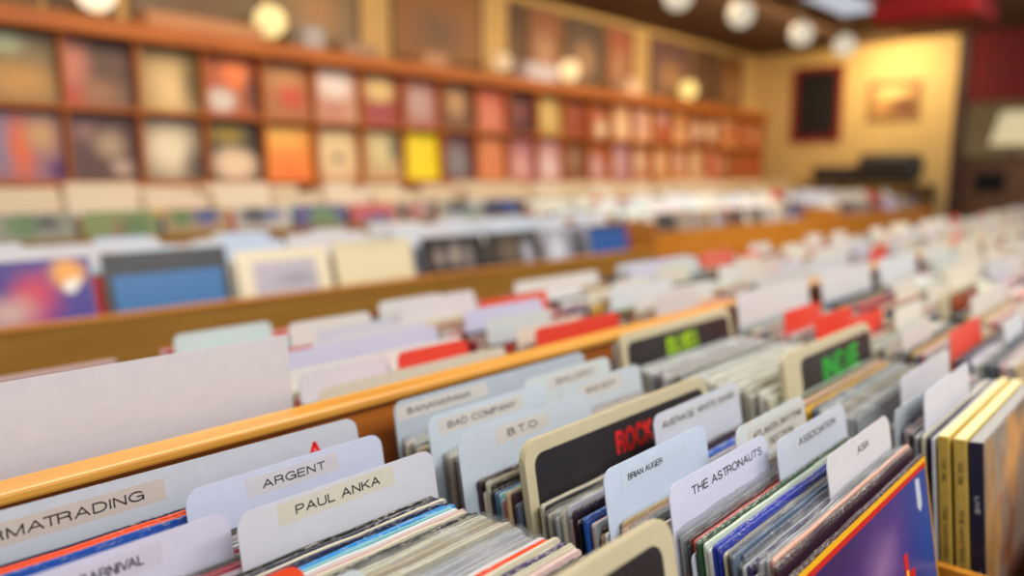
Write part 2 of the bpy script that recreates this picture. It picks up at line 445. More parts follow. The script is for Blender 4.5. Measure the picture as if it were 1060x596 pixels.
for i, t in enumerate(TH_LIST):
    for s in range(3):
        JM[(i, s, 0)] = jacket_mesh(t, i * 10 + s, False); JM[(i, s, 1)] = jacket_mesh(t, i * 10 + s + 100, True)
        PM[(i, s)] = paper_mesh(t, i * 7 + s); FM[(i, s)] = film_mesh(t, i * 5 + s)
for d, k in ((JM, 'jacket'), (PM, 'paper'), (FM, 'plastic')):
    for me in d.values(): me.materials.append(MAT[k])

CNAME = {}
PAL = {'navy': '#16183c', 'black': '#161517', 'indigo': '#252a78', 'orange': '#f0562a', 'blue': '#1c4fa8', 'sky': '#1b86c8', 'teal': '#7fb8bc',
       'white': '#d6d5d2', 'cream': '#cfc6ac', 'tan': '#b49a70', 'beige': '#c4b8a0', 'pink': '#d8b4ae', 'mauve': '#a48e96', 'gray': '#8e8f92',
       'slate': '#4a5262', 'steel': '#55708e', 'crimson': '#b41c3c', 'red': '#cc2a22', 'coral': '#d8584e', 'green': '#24452e', 'mint': '#c6d0bc',
       'plum': '#38202e', 'purple': '#3a2a5c', 'royal': '#1c33a0', 'cobalt': '#2a62c0', 'peach': '#dca890', 'mustard': '#d8a828', 'brown': '#5c3418',
       'olive': '#6e6a3a', 'silver': '#b6b8ba', 'ivory': '#ddd8c6', 'rust': '#a84e24', 'lilac': '#b8b4cc'}
CN = {'sky': 'sky blue', 'indigo': 'indigo blue', 'navy': 'dark navy', 'teal': 'pale teal', 'slate': 'slate grey', 'gray': 'grey', 'steel': 'steel blue', 'green': 'dark green', 'mint': 'pale mint',
      'plum': 'dark plum', 'royal': 'royal blue', 'cobalt': 'bright blue', 'mustard': 'mustard yellow', 'silver': 'silver grey', 'rust': 'rust brown', 'lilac': 'pale lilac'}
ORD = ['first', 'second', 'third', 'fourth', 'fifth', 'sixth', 'seventh', 'eighth', 'ninth', 'tenth', 'eleventh', 'twelfth', 'thirteenth', 'fourteenth', 'fifteenth',
       'sixteenth', 'seventeenth', 'eighteenth', 'nineteenth', 'twentieth', 'twenty-first', 'twenty-second', 'twenty-third', 'twenty-fourth', 'twenty-fifth', 'twenty-sixth', 'twenty-seventh', 'twenty-eighth', 'twenty-ninth', 'thirtieth']
def pal(c): return PAL.get(c, c)
N_REC = [0]
def record(x, y, zf, t, color, label, group, film=False, worn=False, opened=False, lean=LEAN, hs=1.0, rz=0.0, parts=True):
    i = min(range(len(TH_LIST)), key=lambda q: abs(TH_LIST[q] - t)); s = rnd.randrange(3)
    root = empty('vinyl_record', (x, y, zf + TH_LIST[i] / 2 * math.sin(lean) + 0.0003), (-lean, 0, rz))
    root.scale = (1, t / TH_LIST[i], hs)
    tag(root, label, 'record', group)
    mesh_obj('jacket', JM[(i, s, 1 if opened else 0)], MAT['worn' if worn else 'jacket'], root, None, pal(color))
    if opened: mesh_obj('inner_sleeve', PM[(i, s)], MAT['paper'], root)
    if film: mesh_obj('plastic_sleeve', FM[(i, s)], MAT['plastic'], root)
    N_REC[0] += 1
    return root

# --- divider cards
CARD_T = 0.0011
def divider_mesh(width, height, tab=None, shoulder=0.045, r=0.012):
    bm = bmesh.new()
    if tab is None:
        pts = [(0, 0), (width, 0)] + arc(width - r, height - r, r, 0, 90) + arc(r, height - r, r, 90, 180)
    else:
        a, b = tab; hs = height - shoulder; pts = [(0, 0), (width, 0)]
        if b >= width - .003: pts += arc(width - r, height - r, r, 0, 90)
        else: pts += arc(width - .006, hs - .006, .006, 0, 90) + [(b, hs)] + arc(b - r, height - r, r, 0, 90)
        if a <= .003: pts += arc(r, height - r, r, 90, 180)
        else: pts += arc(a + r, height - r, r, 90, 180) + [(a, hs)] + arc(.006, hs - .006, .006, 90, 180)
    add_prism(bm, pts, -CARD_T / 2, CARD_T / 2)
    return to_mesh(bm, 'divider_card')
def divider(x, y, zf, height, label, group, color='#cfd4dd', tab=None, width=0.325, lean=LEAN, text=None, tx=None, cap=0.0088, stick=True, stick_x=None, rz=0.0, me=None, scol='#cfc9c0', ink='ink', drop=0.0085):
    o = mesh_obj('divider_card', me or divider_mesh(width, height, tab), MAT['card'], None, (x, y, zf + .0004), color)
    o.rotation_euler = (-lean, 0, rz)
    tag(o, label, 'divider card', group)
    if text:
        y0 = -CARD_T / 2; drop += cap * .10; cap *= .79
        x0, x1 = tx[0] - x, tx[1] - x
        zt = height - drop - cap
        par = o
        if stick:
            s0, s1 = (stick_x[0] - x, stick_x[1] - x) if stick_x else (x0 - .010, x1 + .010)
            par = mesh_obj('name_label', box_mesh('name_label', s0, s1, -.00016, 0, 0, cap + .0088, bev=0), MAT['card'], o, (0, y0, zt - .0044), scol)
            mesh_obj('lettering', text_mesh(text, x1 - x0, cap), MAT[ink], par, (x0, -.00017, .0044))
        else: mesh_obj('lettering', text_mesh(text, x1 - x0, cap), MAT[ink], o, (x0, y0 - .00001, zt))
    return o
# thick beige section divider with an inset black panel and coloured lettering
def section_divider(x, y, zf, height, label, inset, text=None, tx=None, cap=.022, tz=.03, ink='red_ink', bold=0.03, width=0.325, lean=LEAN, tilt=0.0, more=()):
    r = empty('section_divider', (x, y, zf + .001), (-lean, 0, tilt)); tag(r, label, 'section divider', 'beige section dividers with black panels')
    T = .0075; bm = bmesh.new(); rr = .016
    pts = [(0, 0), (width, 0)] + arc(width - rr, height - rr, rr, 0, 90, 8) + arc(rr, height - rr, rr, 90, 180, 8)
    add_prism(bm, pts, -T / 2, T / 2)
    es = [e for e in bm.edges if abs(e.verts[0].co.y - e.verts[1].co.y) < 1e-6]
    bmesh.ops.bevel(bm, geom=es, offset=.0015, segments=2, affect='EDGES')
    mesh_obj('board', to_mesh(bm, 'board', False), MAT['card'], r, None, '#c9bc98')
    a, b = inset; r2 = .012; top = height - .0125; bm = bmesh.new()
    pts = [(a, .03), (b, .03)] + arc(b - r2, top - r2, r2, 0, 90, 8) + arc(a + r2, top - r2, r2, 90, 180, 8)
    add_prism(bm, pts, -T / 2 - .0007, -T / 2 + .0003)
    p = mesh_obj('black_panel', to_mesh(bm, 'black_panel'), MAT['black_panel'], r)
    if text: mesh_obj('lettering', text_mesh(text, tx[1] - tx[0], cap, bold, .0005), MAT[ink], p, (tx[0] - x, -T / 2 - .0008, height - tz - cap))
    for (tx_, a_, b_, c_, d_) in more: mesh_obj('lettering', text_mesh(tx_, b_ - a_, c_, bold, .0005), MAT[ink], p, (a_ - x, -T / 2 - .0008, height - d_ - c_))
    return r

# fill the space between two cards with records, back to front
def fill(bx, y_back, y_front, zf, colors, anchor, group, film_p=0.35, worn_p=0.3, open_p=0.35, jitter=.005, thick=None, hs=(0.985, 1.0), lean=LEAN, side='in front of'):
    n = len(colors); gap = (y_back - y_front - .004) / n
    for q, c in enumerate(colors):
        fl, wn, op = rnd.random() < film_p, rnd.random() < worn_p, rnd.random() < open_p
        if isinstance(c, tuple): c, flags = c; fl, wn, op = 'f' in flags, 'w' in flags, 'o' in flags
        t = (thick or gap * rnd.uniform(.62, .74)); t = min(t, gap * .80)
        if fl: t = min(t, gap * .58)
        y = y_back - .002 - gap * (q + .5)
        cn = CN.get(c, c)
        kind = 'sleeved ' if fl else 'worn ' if wn else 'open-topped ' if op else ''
        record(bx + rnd.uniform(-jitter, jitter) + .003, y, zf, t, c, '%s%s record, %s %s %s' % (kind, cn, ORD[min(q, 29)], side, anchor), group, fl, wn, op, lean, rnd.uniform(*hs), math.radians(rnd.uniform(-.05, .05)))

# ================================================================== near bins, card by card
CW = '#cdd2da'
XL, XM, XR = 0.0865, 0.4765, 0.8650
# bin left: cards from the rail towards the viewer
A_ARM = 'the long card reading ...MATRADING'
arm = divider(.084, .532, ZF, .358, 'grey white full-width card lettered in a long line ending TRADING, below the rail', 'lettered divider cards', '#c2c6cc', None, .325, LEAN, 'JOAN ARMATRADING', (.047, .212), .0100, True, (.09, .228), math.radians(-1.5), None, '#c4b8ac', drop=.0115)
o = None
mesh_obj('red_letter', text_mesh('A', .016, .018, .03), MAT['red_ink'], arm, (.270, -CARD_T / 2 - .00002, .358 - .030))
divider(XL, .483, ZF, .3525, 'lavender white tab card lettered with a six-letter name starting ARG', 'lettered divider cards', '#c9cde0', (.1395, .3215), .3215, LEAN, 'ARGENT', (.288, .347), .0088, True, (.274, .360), scol='#cdc8cc')
divider(XL - .018, .4405, ZF, .3475, 'pale lilac tab card at the bottom left corner lettered CARNIVAL', 'lettered divider cards', '#cfcbdc', (0, .170), .325, LEAN, 'CARNIVAL', (.138, .178), .0088, True, (.118, .190), scol='#cbc5d4')
divider(XL + .003, .4165, ZF, .3525, 'grey white tab card lettered with a two-word name, in front of the six-letter ARG card', 'lettered divider cards', '#cdccd2', (.143, .3235), .3235, LEAN, 'PAUL ANKA', (.278, .355), .0090, True, (.264, .369), scol='#cfc7b6', drop=.0060)
divider(XL - .02, .357, ZF, .336, 'orange red tab card at the bottom edge, low in front of the two-word card', 'short coloured cards', '#f04a1e', (.04, .180), .325, LEAN)
divider(XL, .322, ZF, .337, 'small milky white tab card at the bottom edge beside the orange red tab', 'short coloured cards', '#ccd4d6', (0, .184), .325, LEAN)
section_divider(XL + .003, .182, ZF, .366, 'beige section divider with blank black panel cut by the bottom edge of the picture', (.0125, .309))
g = 'records in the left near bin'
fill(XL, .519, .497, ZF, [('navy', ''), ('orange', ''), ('orange', ''), ('blue', '')], 'the TRADING card', g, hs=(1.036, 1.042))
fill(XL, .495, .483, ZF, [('white', 'f'), ('black', 'w')], 'the blue TRADING record', g)
fill(XL, .483, .4405, ZF, ['black', 'crimson', 'mauve', 'gray', 'navy', 'white', 'crimson', 'black'], 'the six-letter ARG card', g)
fill(XL, .4405, .4165, ZF, ['black', 'crimson', 'pink', 'mauve'], 'the CARNIVAL card', g)
fill(XL, .4165, .357, ZF, [('black', 'w'), ('black', 'w'), ('navy', 'w'), ('cream', 'w'), ('navy', 'w'), ('sky', ''), ('sky', ''), ('teal', ''), ('white', ''), ('pink', 'o'), ('cream', 'w'), ('black', 'w'), ('black', 'ow')], 'the grey white two-word card', g, hs=(.998, 1.004))
fill(XL + .003, .357, .322, ZF, [('cream', 'f'), ('cream', 'f'), ('tan', 'f'), ('beige', 'f'), ('beige', 'f')], 'the orange red tab', g, thick=.0052, hs=(1.0, 1.012))
fill(XL + .002, .322, .186, ZF, [('beige', 'f'), ('gray', 'f'), ('silver', 'f'), ('lilac', 'f'), ('silver', 'f'), ('white', 'f'), ('white', 'o'), ('orange', 'o'), ('cream', ''), ('beige', 'w'), ('purple', 'w'), ('cream', 'ow'), ('pink', 'w'),
                             ('black', 'w'), ('black', ''), ('indigo', 'w'), ('indigo', ''), ('lilac', 'o'), ('mint', ''), ('mint', 'f'), ('cream', 'ow'), ('black', ''), ('tan', 'o'), ('gray', 'w'), ('mauve', ''), ('cream', 'o'), ('beige', 'w')], 'the milky white tab', g, hs=(1.0, 1.02))
# bin middle
T = 'lettered divider cards'
divider(XM - .004, .546, ZF, .353, 'grey full-width card lettered BANANA..., directly below the rail', T, '#b4bcc4', (0, .325), .325, LEAN, 'BANANARAMA', (.490, .583), .0088, True, (.476, .610))
divider(XM, .507, ZF, .352, 'pale card with one unreadable printed line, first in front of the grey BANANA card', T, '#ccd2d0', (.155, .325), .325, LEAN, 'BALDRY', (.690, .765), .0080, True, (.675, .775))
divider(XM - .010, .4855, ZF, .3515, 'pale blue white tab card lettered BAD COMPANY', T, '#c6d0d8', (0, .175), .325, LEAN, 'BAD COMPANY', (.492, .593), .0088, True, (.480, .605))
divider(XM, .460, ZF, .350, 'pale card with two short unreadable words, behind the B.T.O. card', T, '#c4ccd0', (.165, .325), .325, LEAN, 'BAD BOY', (.688, .745), .0080, True, (.676, .758))
divider(XM - .028, .4235, ZF, .3525, 'pale blue tab card lettered B.T.O.', T, '#c3cdd6', (0, .20), .325, LEAN, 'B.T.O.', (.514, .560), .0090, True, (.498, .575))
section_divider(XM - .006, .366, ZF, .3525, 'beige section divider with black panel lettered ROCK in red', (.0125, .313), 'ROCK', (.604, .671), .0245, .022, 'red_ink', .024, more=(('-', .678, .688, .0045, .034), ('A', .700, .717, .0245, .022)))
divider(XM, .324, ZF, .3525, 'white tab card lettered with a three-word name, overlapping the ROCK panel', T, '#cbcdd6', (.143, .323), .323, LEAN, 'AVERAGE WHITE BAND', (.633, .788), .0088, True, (.625, .792), scol='#cbc9ca')
divider(XM - .006, .2765, ZF, .3525, 'pale blue tab card lettered in narrow capitals starting BRIAN', T, '#c7d3e4', (0, .165), .325, LEAN, 'BRIAN AUGER', (.503, .556), .0068, True, (.494, .598), scol='#c6d2de', drop=.0105)
_o = divider(XM, .2485, ZF, .351, 'white tab card lettered on two lines, the second reading SECTION', T, '#d0d3cf', (.165, .325), .325, LEAN)
_p = mesh_obj('name_label', box_mesh('name_label', .19, .322, -.00016, 0, 0, .029), MAT['card'], _o, (0, -CARD_T / 2, .351 - .036), '#cdc8bc')
mesh_obj('lettering', text_mesh('ATLANTA RHYTHM', .115, .0070), MAT['ink'], _p, (.199, -.00017, .017))
mesh_obj('lettering', text_mesh('SECTION', .058, .0070), MAT['ink'], _p, (.232, -.00017, .004))
divider(XM + .003, .222, ZF, .3525, 'lilac white tab card lettered THE ASTRONAUTS', T, '#cfd0e2', (0, .170), .322, LEAN, 'THE ASTRONAUTS', (.512, .637), .0092, False)
divider(XM, .2065, ZF, .351, 'white tab card lettered with one long word, right behind the ASTRONAUTS card', T, '#c9ced6', (.160, .327), .327, LEAN, 'ASSOCIATION', (.683, .775), .0088, True, (.672, .785), scol='#c8ccd0')
divider(XM, .1585, ZF, .351, 'white tab card lettered with a four-letter name, behind the violet cover', T, '#d6d2d4', (.150, .314), .314, LEAN, 'ASIA', (.698, .728), .0085, False)
g = 'records in the middle near bin'
fill(XM - .004, .546, .507, ZF, [('silver', 'f'), ('cream', 'f'), ('beige', 'f'), ('silver', 'f'), ('cream', 'f'), ('tan', 'w')], 'the grey BANANA card', g)
fill(XM, .507, .4855, ZF, [('white', 'f'), ('silver', 'f'), ('cream', 'f')], 'the one-line card by the rail', g)
fill(XM, .4855, .460, ZF, [('cream', 'f'), ('white', 'f'), ('beige', 'f'), ('silver', 'f')], 'the BAD COMPANY card', g)
fill(XM, .460, .4235, ZF, [('silver', 'f'), ('cream', 'f'), ('crimson', ''), ('pink', 'w'), ('white', 'o'), ('black', 'w'), ('cream', 'w')], 'the card behind B.T.O.', g)
fill(XM - .012, .4235, .371, ZF, [('plum', 'w'), ('cream', 'w'), ('cream', 'ow'), ('black', 'w'), ('black', 'w'), ('steel', ''), ('teal', 'w'), ('gray', 'w'), ('orange', 'w'), ('tan', 'w'), ('plum', 'w'), ('slate', '')], 'the B.T.O. card', g, hs=(.94, .985), worn_p=.6)
fill(XM - .006, .361, .324, ZF, [('cream', 'w'), ('cream', 'w'), ('black', ''), ('beige', 'f'), ('beige', 'f'), ('silver', 'f'), ('cream', 'f')], 'the ROCK panel', g, hs=(.94, .965))
fill(XM - .004, .324, .2765, ZF, [('pink', 'w'), ('plum', 'w'), ('black', 'w'), ('cobalt', ''), ('cobalt', 'w'), ('peach', 'w'), ('silver', ''), ('black', 'w'), ('tan', 'o'), ('white', 'w')], 'the three-word card', g, hs=(.94, .975))
fill(XM, .2765, .2485, ZF, [('tan', 'w'), ('peach', 'w'), ('cream', 'w'), ('black', 'w'), ('gray', 'f'), ('cream', 'w')], 'the narrow-lettered BRIAN card', g, hs=(.96, .985))
fill(XM, .2485, .222, ZF, [('cream', 'w'), ('tan', 'o'), ('black', 'w'), ('gray', 'f'), ('cream', 'w')], 'the SECTION card', g, hs=(.96, .985))
fill(XM + .006, .222, .2065, ZF, [('gray', 'f'), ('black', 'f'), ('coral', '')], 'the ASTRONAUTS card', g, hs=(.985, 1.0))
fill(XM + .004, .2065, .1585, ZF, [('green', 'w'), ('mint', ''), ('white', 'w'), ('royal', 'w'), ('royal', ''), ('cream', 'ow'), ('black', 'w'), ('black', 'w'), ('steel', 'f'), ('slate', ''), ('silver', 'f'), ('purple', '')], 'the long-word card by ASTRONAUTS', g, hs=(.985, 1.005))
fill(XM + .002, .1585, .1370, ZF, [('silver', 'f'), ('silver', 'f'), ('peach', ''), ('plum', 'w')], 'the four-letter card', g, hs=(1.0, 1.02))
# front violet cover with yellow and red borders, price sticker and red emblem
rec = record(XM + .0065, .1325, ZF, .0040, 'plum', 'violet blue album cover with yellow and red border stripes, front of the middle bin', g, False, False, False, LEAN, 1.0)
rec.name = 'album_cover'
y0 = -.0020
VIO = art('violet_glow_print', '#2a2672', [(.50, .84, .20, .13, '#6c4c94', .95), (.52, .85, .09, .06, '#8c6c9c', .95), (.95, .7, .16, .9, '#2a4c9a', .9), (.2, .98, .25, .10, '#30205c', .8)], .3, .08)
fr = mesh_obj('front_print', box_mesh('front_print', .004, .311, y0 - .0004, y0, .004, .3035), VIO, rec)
bm = bmesh.new(); add_box(bm, .0005, .3145, y0 - .0005, y0, .3085, .3132); add_box(bm, .3125, .3145, y0 - .0005, y0, .003, .3085)
mesh_obj('yellow_stripe', to_mesh(bm, 'yellow_stripe'), plain('yellow_print', '#f2b412', .35), rec)
bm = bmesh.new(); add_box(bm, .0005, .3118, y0 - .0006, y0, .3035, .3085); mesh_obj('red_stripe', to_mesh(bm, 'red_stripe'), plain('red_print', '#cc1612', .35), rec)
bm = bmesh.new(); add_prism(bm, [(.2745, .274), (.281, .268), (.288, .274), (.287, .299), (.2755, .300)], y0 - .0008, y0 - .0004)
mesh_obj('price_sticker', to_mesh(bm, 'price_sticker'), plain('white_sticker', '#c4cad8', .4), rec)
bm = bmesh.new(); add_box(bm, .220, .230, y0 - .0008, y0 - .0004, .15, .247); add_box(bm, .206, .246, y0 - .0008, y0 - .0004, .18, .228)
em = mesh_obj('red_emblem', to_mesh(bm, 'red_emblem'), plain('emblem_red', '#d81c18', .4), rec)
mesh_obj('yellow_core', box_mesh('yellow_core', .2225, .2275, y0 - .0012, y0 - .0008, .17, .232), plain('emblem_yellow', '#ffd040', .4), em)

# bin right of the middle
divider(XR, .546, ZF, .352, 'plain white card below the rail behind the lime-lettered panel', 'plain white cards in the third near bin', '#c8cfd2', None)
section_divider(XR - .004, .531, ZF, .3655, 'beige section divider with black panel and yellow green letters, below the rail', (.0125, .313), 'BLUES', (.975, 1.067), .026, .021, 'lime_ink', .022)
section_divider(XR + .030, .313, ZF, .3650, 'beige section divider with black panel and bright green letters', (.050, .313), 'INDIE', (1.014, 1.150), .034, .022, 'green_ink', .022, width=.318)
LR = math.radians(5.5)
divider(XR, .2155, ZF, .349, 'plain white tab card, second behind the gold spines', 'plain white cards in the third near bin', '#d2cdd0', (.073, .29), .325, LR)
divider(XR + .018, .1765, ZF, .350, 'lavender white card directly behind the gold spined records', 'plain white cards in the third near bin', '#d2d2de', (0, .20), .30, LR)
divider(XR - .010, .1985, ZF, .332, 'low grey rounded card between the violet cover and the gold spines', 'plain white cards in the third near bin', '#a8b0b4', (0, .17), .325, LR)
g = 'records in the third near bin'
fill(XR, .524, .318, ZF, [(c, 'f' if q % 3 else 'fw') for q, c in enumerate(['silver', 'white', 'silver', 'cream', 'white', 'gray', 'silver', 'mauve', 'white', 'silver', 'beige', 'black', 'cream', 'white', 'cream', 'ivory', 'gray', 'ivory', 'cream', 'ivory', 'cream', 'ivory', 'ivory', 'cream', 'ivory', 'cream', 'ivory', 'cream', 'ivory', 'cream'])], 'the lime-lettered panel', g, hs=(1.0, 1.03))
fill(XR, .308, .2165, ZF, [('mint', ''), ('black', 'w'), ('olive', 'w'), ('tan', ''), ('peach', ''), ('black', ''), ('mustard', ''), ('mustard', ''), ('navy', ''), ('slate', 'f'), ('silver', 'f'), ('silver', 'f'), ('white', 'f'), ('silver', 'f'), ('tan', 'f'), ('brown', 'f'), ('cream', 'f'), ('white', 'f'), ('silver', 'f'), ('gray', 'f')], 'the green-lettered panel', g)
fill(XR, .2145, .1985, ZF, [('slate', 'f'), ('cream', 'f'), ('silver', 'f')], 'the plain white tab card', g, hs=(.96, .98), lean=LR)
fill(XR, .1985, .1765, ZF, [('mauve', 'f'), ('pink', 'f'), ('plum', 'w'), ('gray', 'w')], 'the low grey card', g, hs=(.97, .985), lean=LR)
def spine_record(x, y, t, col, spine_col, spine_text, ink, label, front=None, lean=LR, name='vinyl_record', hs=.315):
    r = empty(name, (x, y, ZF + t / 2 * math.sin(lean) + .0003), (-lean, 0, 0)); tag(r, label, 'record', 'thick spined records in the third near bin')
    mesh_obj('jacket', box_mesh('jacket', 0, .315, -t / 2, t / 2, 0, hs, bev=.0007), MAT['card'], r, None, col)
    s = mesh_obj('spine', box_mesh('spine', -.0004, .0006, -t / 2 + .0006, t / 2 - .0006, .001, hs - .001), plain('spine_print', spine_col, .4, .08, 60), r)
    if spine_text:
        for (txt, z1, z0) in spine_text:
            me = text_mesh(txt, z1 - z0, t * .32)
            for v in me.vertices:
                a, d, b = v.co; v.co = (d, t * .16 - b, -a)        # reads downwards along the spine
            me.flip_normals()
            mesh_obj('lettering', me, MAT[ink], s, (-.0005, 0, z1))
    if front: mesh_obj('front_print', box_mesh('front_print', .001, .314, -t / 2 - .0004, -t / 2, .001, hs - .001), front, r)
    return r
fill(XR - .004, .1765, .1645, ZF, [('cream', 'w'), ('navy', 'w')], 'the lavender white card', g, hs=(.97, .985), lean=LR)
spine_record(XR - .008, .1620, .0032, '#d4d6dc', '#cdd0da', None, 'ink', 'thin white spined record left of the two gold spines', hs=.31)
spine_record(XR - .0085, .1525, .0105, '#d8bc5c', '#b89a44', [('NO 58', .29, .268), ('THE MASTERS EDITION', .24, .15), ('ALL MUSIC', .11, .06)], 'ink', 'gold boxed record, farther of the two gold spines')
spine_record(XR - .007, .1375, .0120, '#dcc060', '#c0a24a', [('NO 59', .29, .268), ('THE MASTERS EDITION', .24, .15), ('ALL MUSIC', .11, .06)], 'ink', 'gold boxed record, nearer of the two gold spines')
PAINT = art('painted_cover_print', '#8a7c6c', [(.10, .80, .07, .3, '#c89454', .8), (.30, .72, .16, .30, '#a49a88', .8), (.20, .92, .10, .1, '#8c8e86', .7), (.46, .86, .16, .12, '#e0a460', .6), (.20, .66, .05, .16, '#d09850', .6), (.24, .74, .03, .05, '#b84838', .5), (.40, .55, .10, .2, '#8a4a28', .8), (.08, .5, .08, .2, '#b4803c', .8)], .35, .5, .35)
spine_record(XR - .006, .1230, .0130, '#6a6258', '#1a1a30', [('LIVE', .258, .240), ('THE BAND', .18, .14)], 'white_ink', 'thick dark-spined record with a swirling brown and orange painted cover at the right edge', PAINT)

# ================================================================== the rest of the near island (out of focus)
CARDS = ['#d8d4cc', '#d2d4d8', '#dad0cc', '#ced4d0', '#dcd4c0', '#d0ccd6', '#dcd8d0', '#e0dacc', '#dad4c8', '#e0d8c4']
RED = '#e6402a'
SHARED = {}
def shared_divider(w, tab, hgt):
    k = (round(w, 3), tab, round(hgt, 3))
    if k not in SHARED: SHARED[k] = divider_mesh(w, hgt, tab)
    return SHARED[k]
MIXED = ['white', 'white', 'cream', 'ivory', 'ivory', 'ivory', 'beige', 'cream', 'white', 'cream', 'peach', 'black', 'tan', 'lilac', 'mint', 'pink', 'tan', 'black', 'navy', 'slate', 'coral', 'mauve', 'teal', 'mustard', 'red', 'plum', 'steel']
stuff_bm = bmesh.new(); STUFF_COL = stuff_bm.loops.layers.float_color.new('tint')
def stuff_record(x, y, zf, t, col, lean=LEAN, w=LPW, h=LPH):
    n0 = len(stuff_bm.faces)
    r = bmesh.ops.create_cube(stuff_bm, size=1.0)
    m = Matrix.Translation((x + w / 2, y, zf + t / 2 * math.sin(lean) + .0006)) @ Matrix.Rotation(-lean, 4, 'X') @ Matrix.Translation((0, 0, h / 2)) @ Matrix.Diagonal((w, t, h, 1))
    bmesh.ops.transform(stuff_bm, matrix=m, verts=r['verts'])
    c = l4(pal(col))
    for f in {f for v in r['verts'] for f in v.link_faces}:
        for lp in f.loops: lp[STUFF_COL] = c
BINWORD = ['the L', 'the M', 'third', 'fourth', 'fifth', 'sixth', 'seventh', 'eighth', 'ninth', 'tenth', 'eleventh', 'twelfth', 'thirteenth', 'fourteenth', 'fifteenth', 'sixteenth', 'seventeenth', 'eighteenth', 'nineteenth', 'twentieth']
def cname(hexcol):
    return 'red' if hexcol == RED else 'white' 
def auto_bin(k, ya, yb, zf, row, rg, specials, individual, n_cards, hc=.352, x0=None, w=.325, top=.0):
    """specials: list of (y0, color, tab, height) ; remaining cards spread over ya..yb"""
    x = bin_x(k) if x0 is None else x0
    ys = [s[0] for s in specials]
    cards = list(specials)
    for q in range(n_cards):
        y = yb - (yb - ya) * (q + rg.uniform(.3, .7)) / n_cards
        if any(abs(y - v) < .022 for v in ys): continue
        h = hc + rg.uniform(-.008, .006)
        tab = rg.choice([(0, .165), (.16, .325), None, (.16, .325), (0, .165)])
        col = RED if rg.random() < .035 else rg.choice(CARDS)
        cards.append((y, col, tab, h)); ys.append(y)
    cards.sort(key=lambda c: -c[0])
    for q, (y, col, tab, h) in enumerate(cards):
        if col is None: continue
        me = shared_divider(w, tab, round(h / .003) * .003)
        nm = 'red' if col == RED else 'coloured' if col not in CARDS else ('full-width white' if tab is None else 'white left-tab' if tab[0] == 0 else 'white right-tab')
        place = '%s from the back in the %s bin %s the rail' % (ORD[q], ORD[k], 'before' if row == FR else 'behind')
        divider(x + rg.uniform(-.004, .004), y, zf, h, '%s card, %s' % (nm, place), 'divider cards of ' + row, col, tab, w, me=me)
    edges = [yb + .012] + [c[0] for c in cards] + [ya - .012]
    for q in range(len(edges) - 1):
        a, b = edges[q], edges[q + 1]
        if a - b < .008: continue
        n = max(1, int((a - b) / .0062)); cols = []
        c0 = rg.choice(MIXED)
        for i in range(n):
            if rg.random() < .6: c0 = rg.choice(MIXED)
            cols.append(c0)
        if individual:
            anchor = 'the rail in near bin four' if q == 0 else 'the %s card of near bin four' % ORD[q - 1]
            fill(x, a, b, zf, cols, anchor, 'records of ' + row, film_p=.45 if k < 5 else 0, worn_p=.3, open_p=.3, thick=.0042)
        else:
            gap = (a - b - .003) / n
            for i, c in enumerate(cols):
              if all(sp[1] is not None or abs(a - gap * (i + .5) - sp[0]) > .011 for sp in specials): stuff_record(x + rg.uniform(-.004, .004), a - .0015 - gap * (i + .5), zf, gap * .74, c, h=LPH * rg.uniform(.975, 1.0))
rg = random.Random(5)
FR = 'the near row'; BR = 'the row behind the rail'
sp_front = {3: [(.553, '#d6d2d0', None, .378), (.415, RED, (.0, .18), .352), (.369, RED, (.04, .20), .350), (.212, RED, (0, .20), .354)], 4: [(.553, '#d8d4d2', None, .378), (.325, None, None, 0)]}
for k in range(3, 11):
    auto_bin(k, .10 if k > 3 else .14, .555, ZF, FR, rg, sp_front.get(k, [(.553, rg.choice(CARDS), None, .378)]), k < 4, 7)
section_divider(bin_x(4) + .012, .325, ZF, .3545, 'beige section divider with orange lettering on its black panel, blurred in the fifth near bin', (.06, .31), 'FOLK', (bin_x(4) + .10, bin_x(4) + .29), .036, .016, 'orange_ink', .04)
sp_back = {1: [(.742, '#d8d0d4', (0, .14), .349), (.728, RED, (.14, .27), .352), (.868, '#d6d2d8', (.10, .315), .354), (.842, '#cdc9dc', (.0, .315), .352), (.792, '#e2dcd4', None, .340), (.703, '#d8d2bc', None, .335)],
           2: [(.699, RED, (.0, .225), .352), (.885, '#cac8e0', (.02, .23), .354), (1.04, '#d6d0d2', (0, .2), .356), (.93, '#e0502a', (.1, .3), .356)],
           3: [(.855, '#d6d8da', (.02, .27), .354), (.78, '#dcdad4', None, .352)], 4: [(.70, '#d8d8d4', None, .356), (1.06, '#d2cede', None, .36)], 5: [(1.06, '#e06a58', (0, .2), .36)]}
for k in range(1, 20):
    auto_bin(k, .70, 1.145, ZF, BR, rg, sp_back.get(k, []), False, 6 if k < 8 else 4, hc=.352)
# tall blank sheet behind the rail at the left
sheet = box_obj('blank_card', MAT['card'], (0, .335, -.001, .001, 0, .414), None, 0.0, '#d3ced0')
sheet.location = (.082, .690, ZF + .0006); sheet.rotation_euler = (-math.radians(3.5), 0, 0)
tag(sheet, 'large blank white sheet standing tall behind the rail at the left edge', 'card')
for q in range(14): stuff_record(bin_x(0) + rg.uniform(-.004, .004), .735 + q * .03, ZF, .024, rg.choice(MIXED))

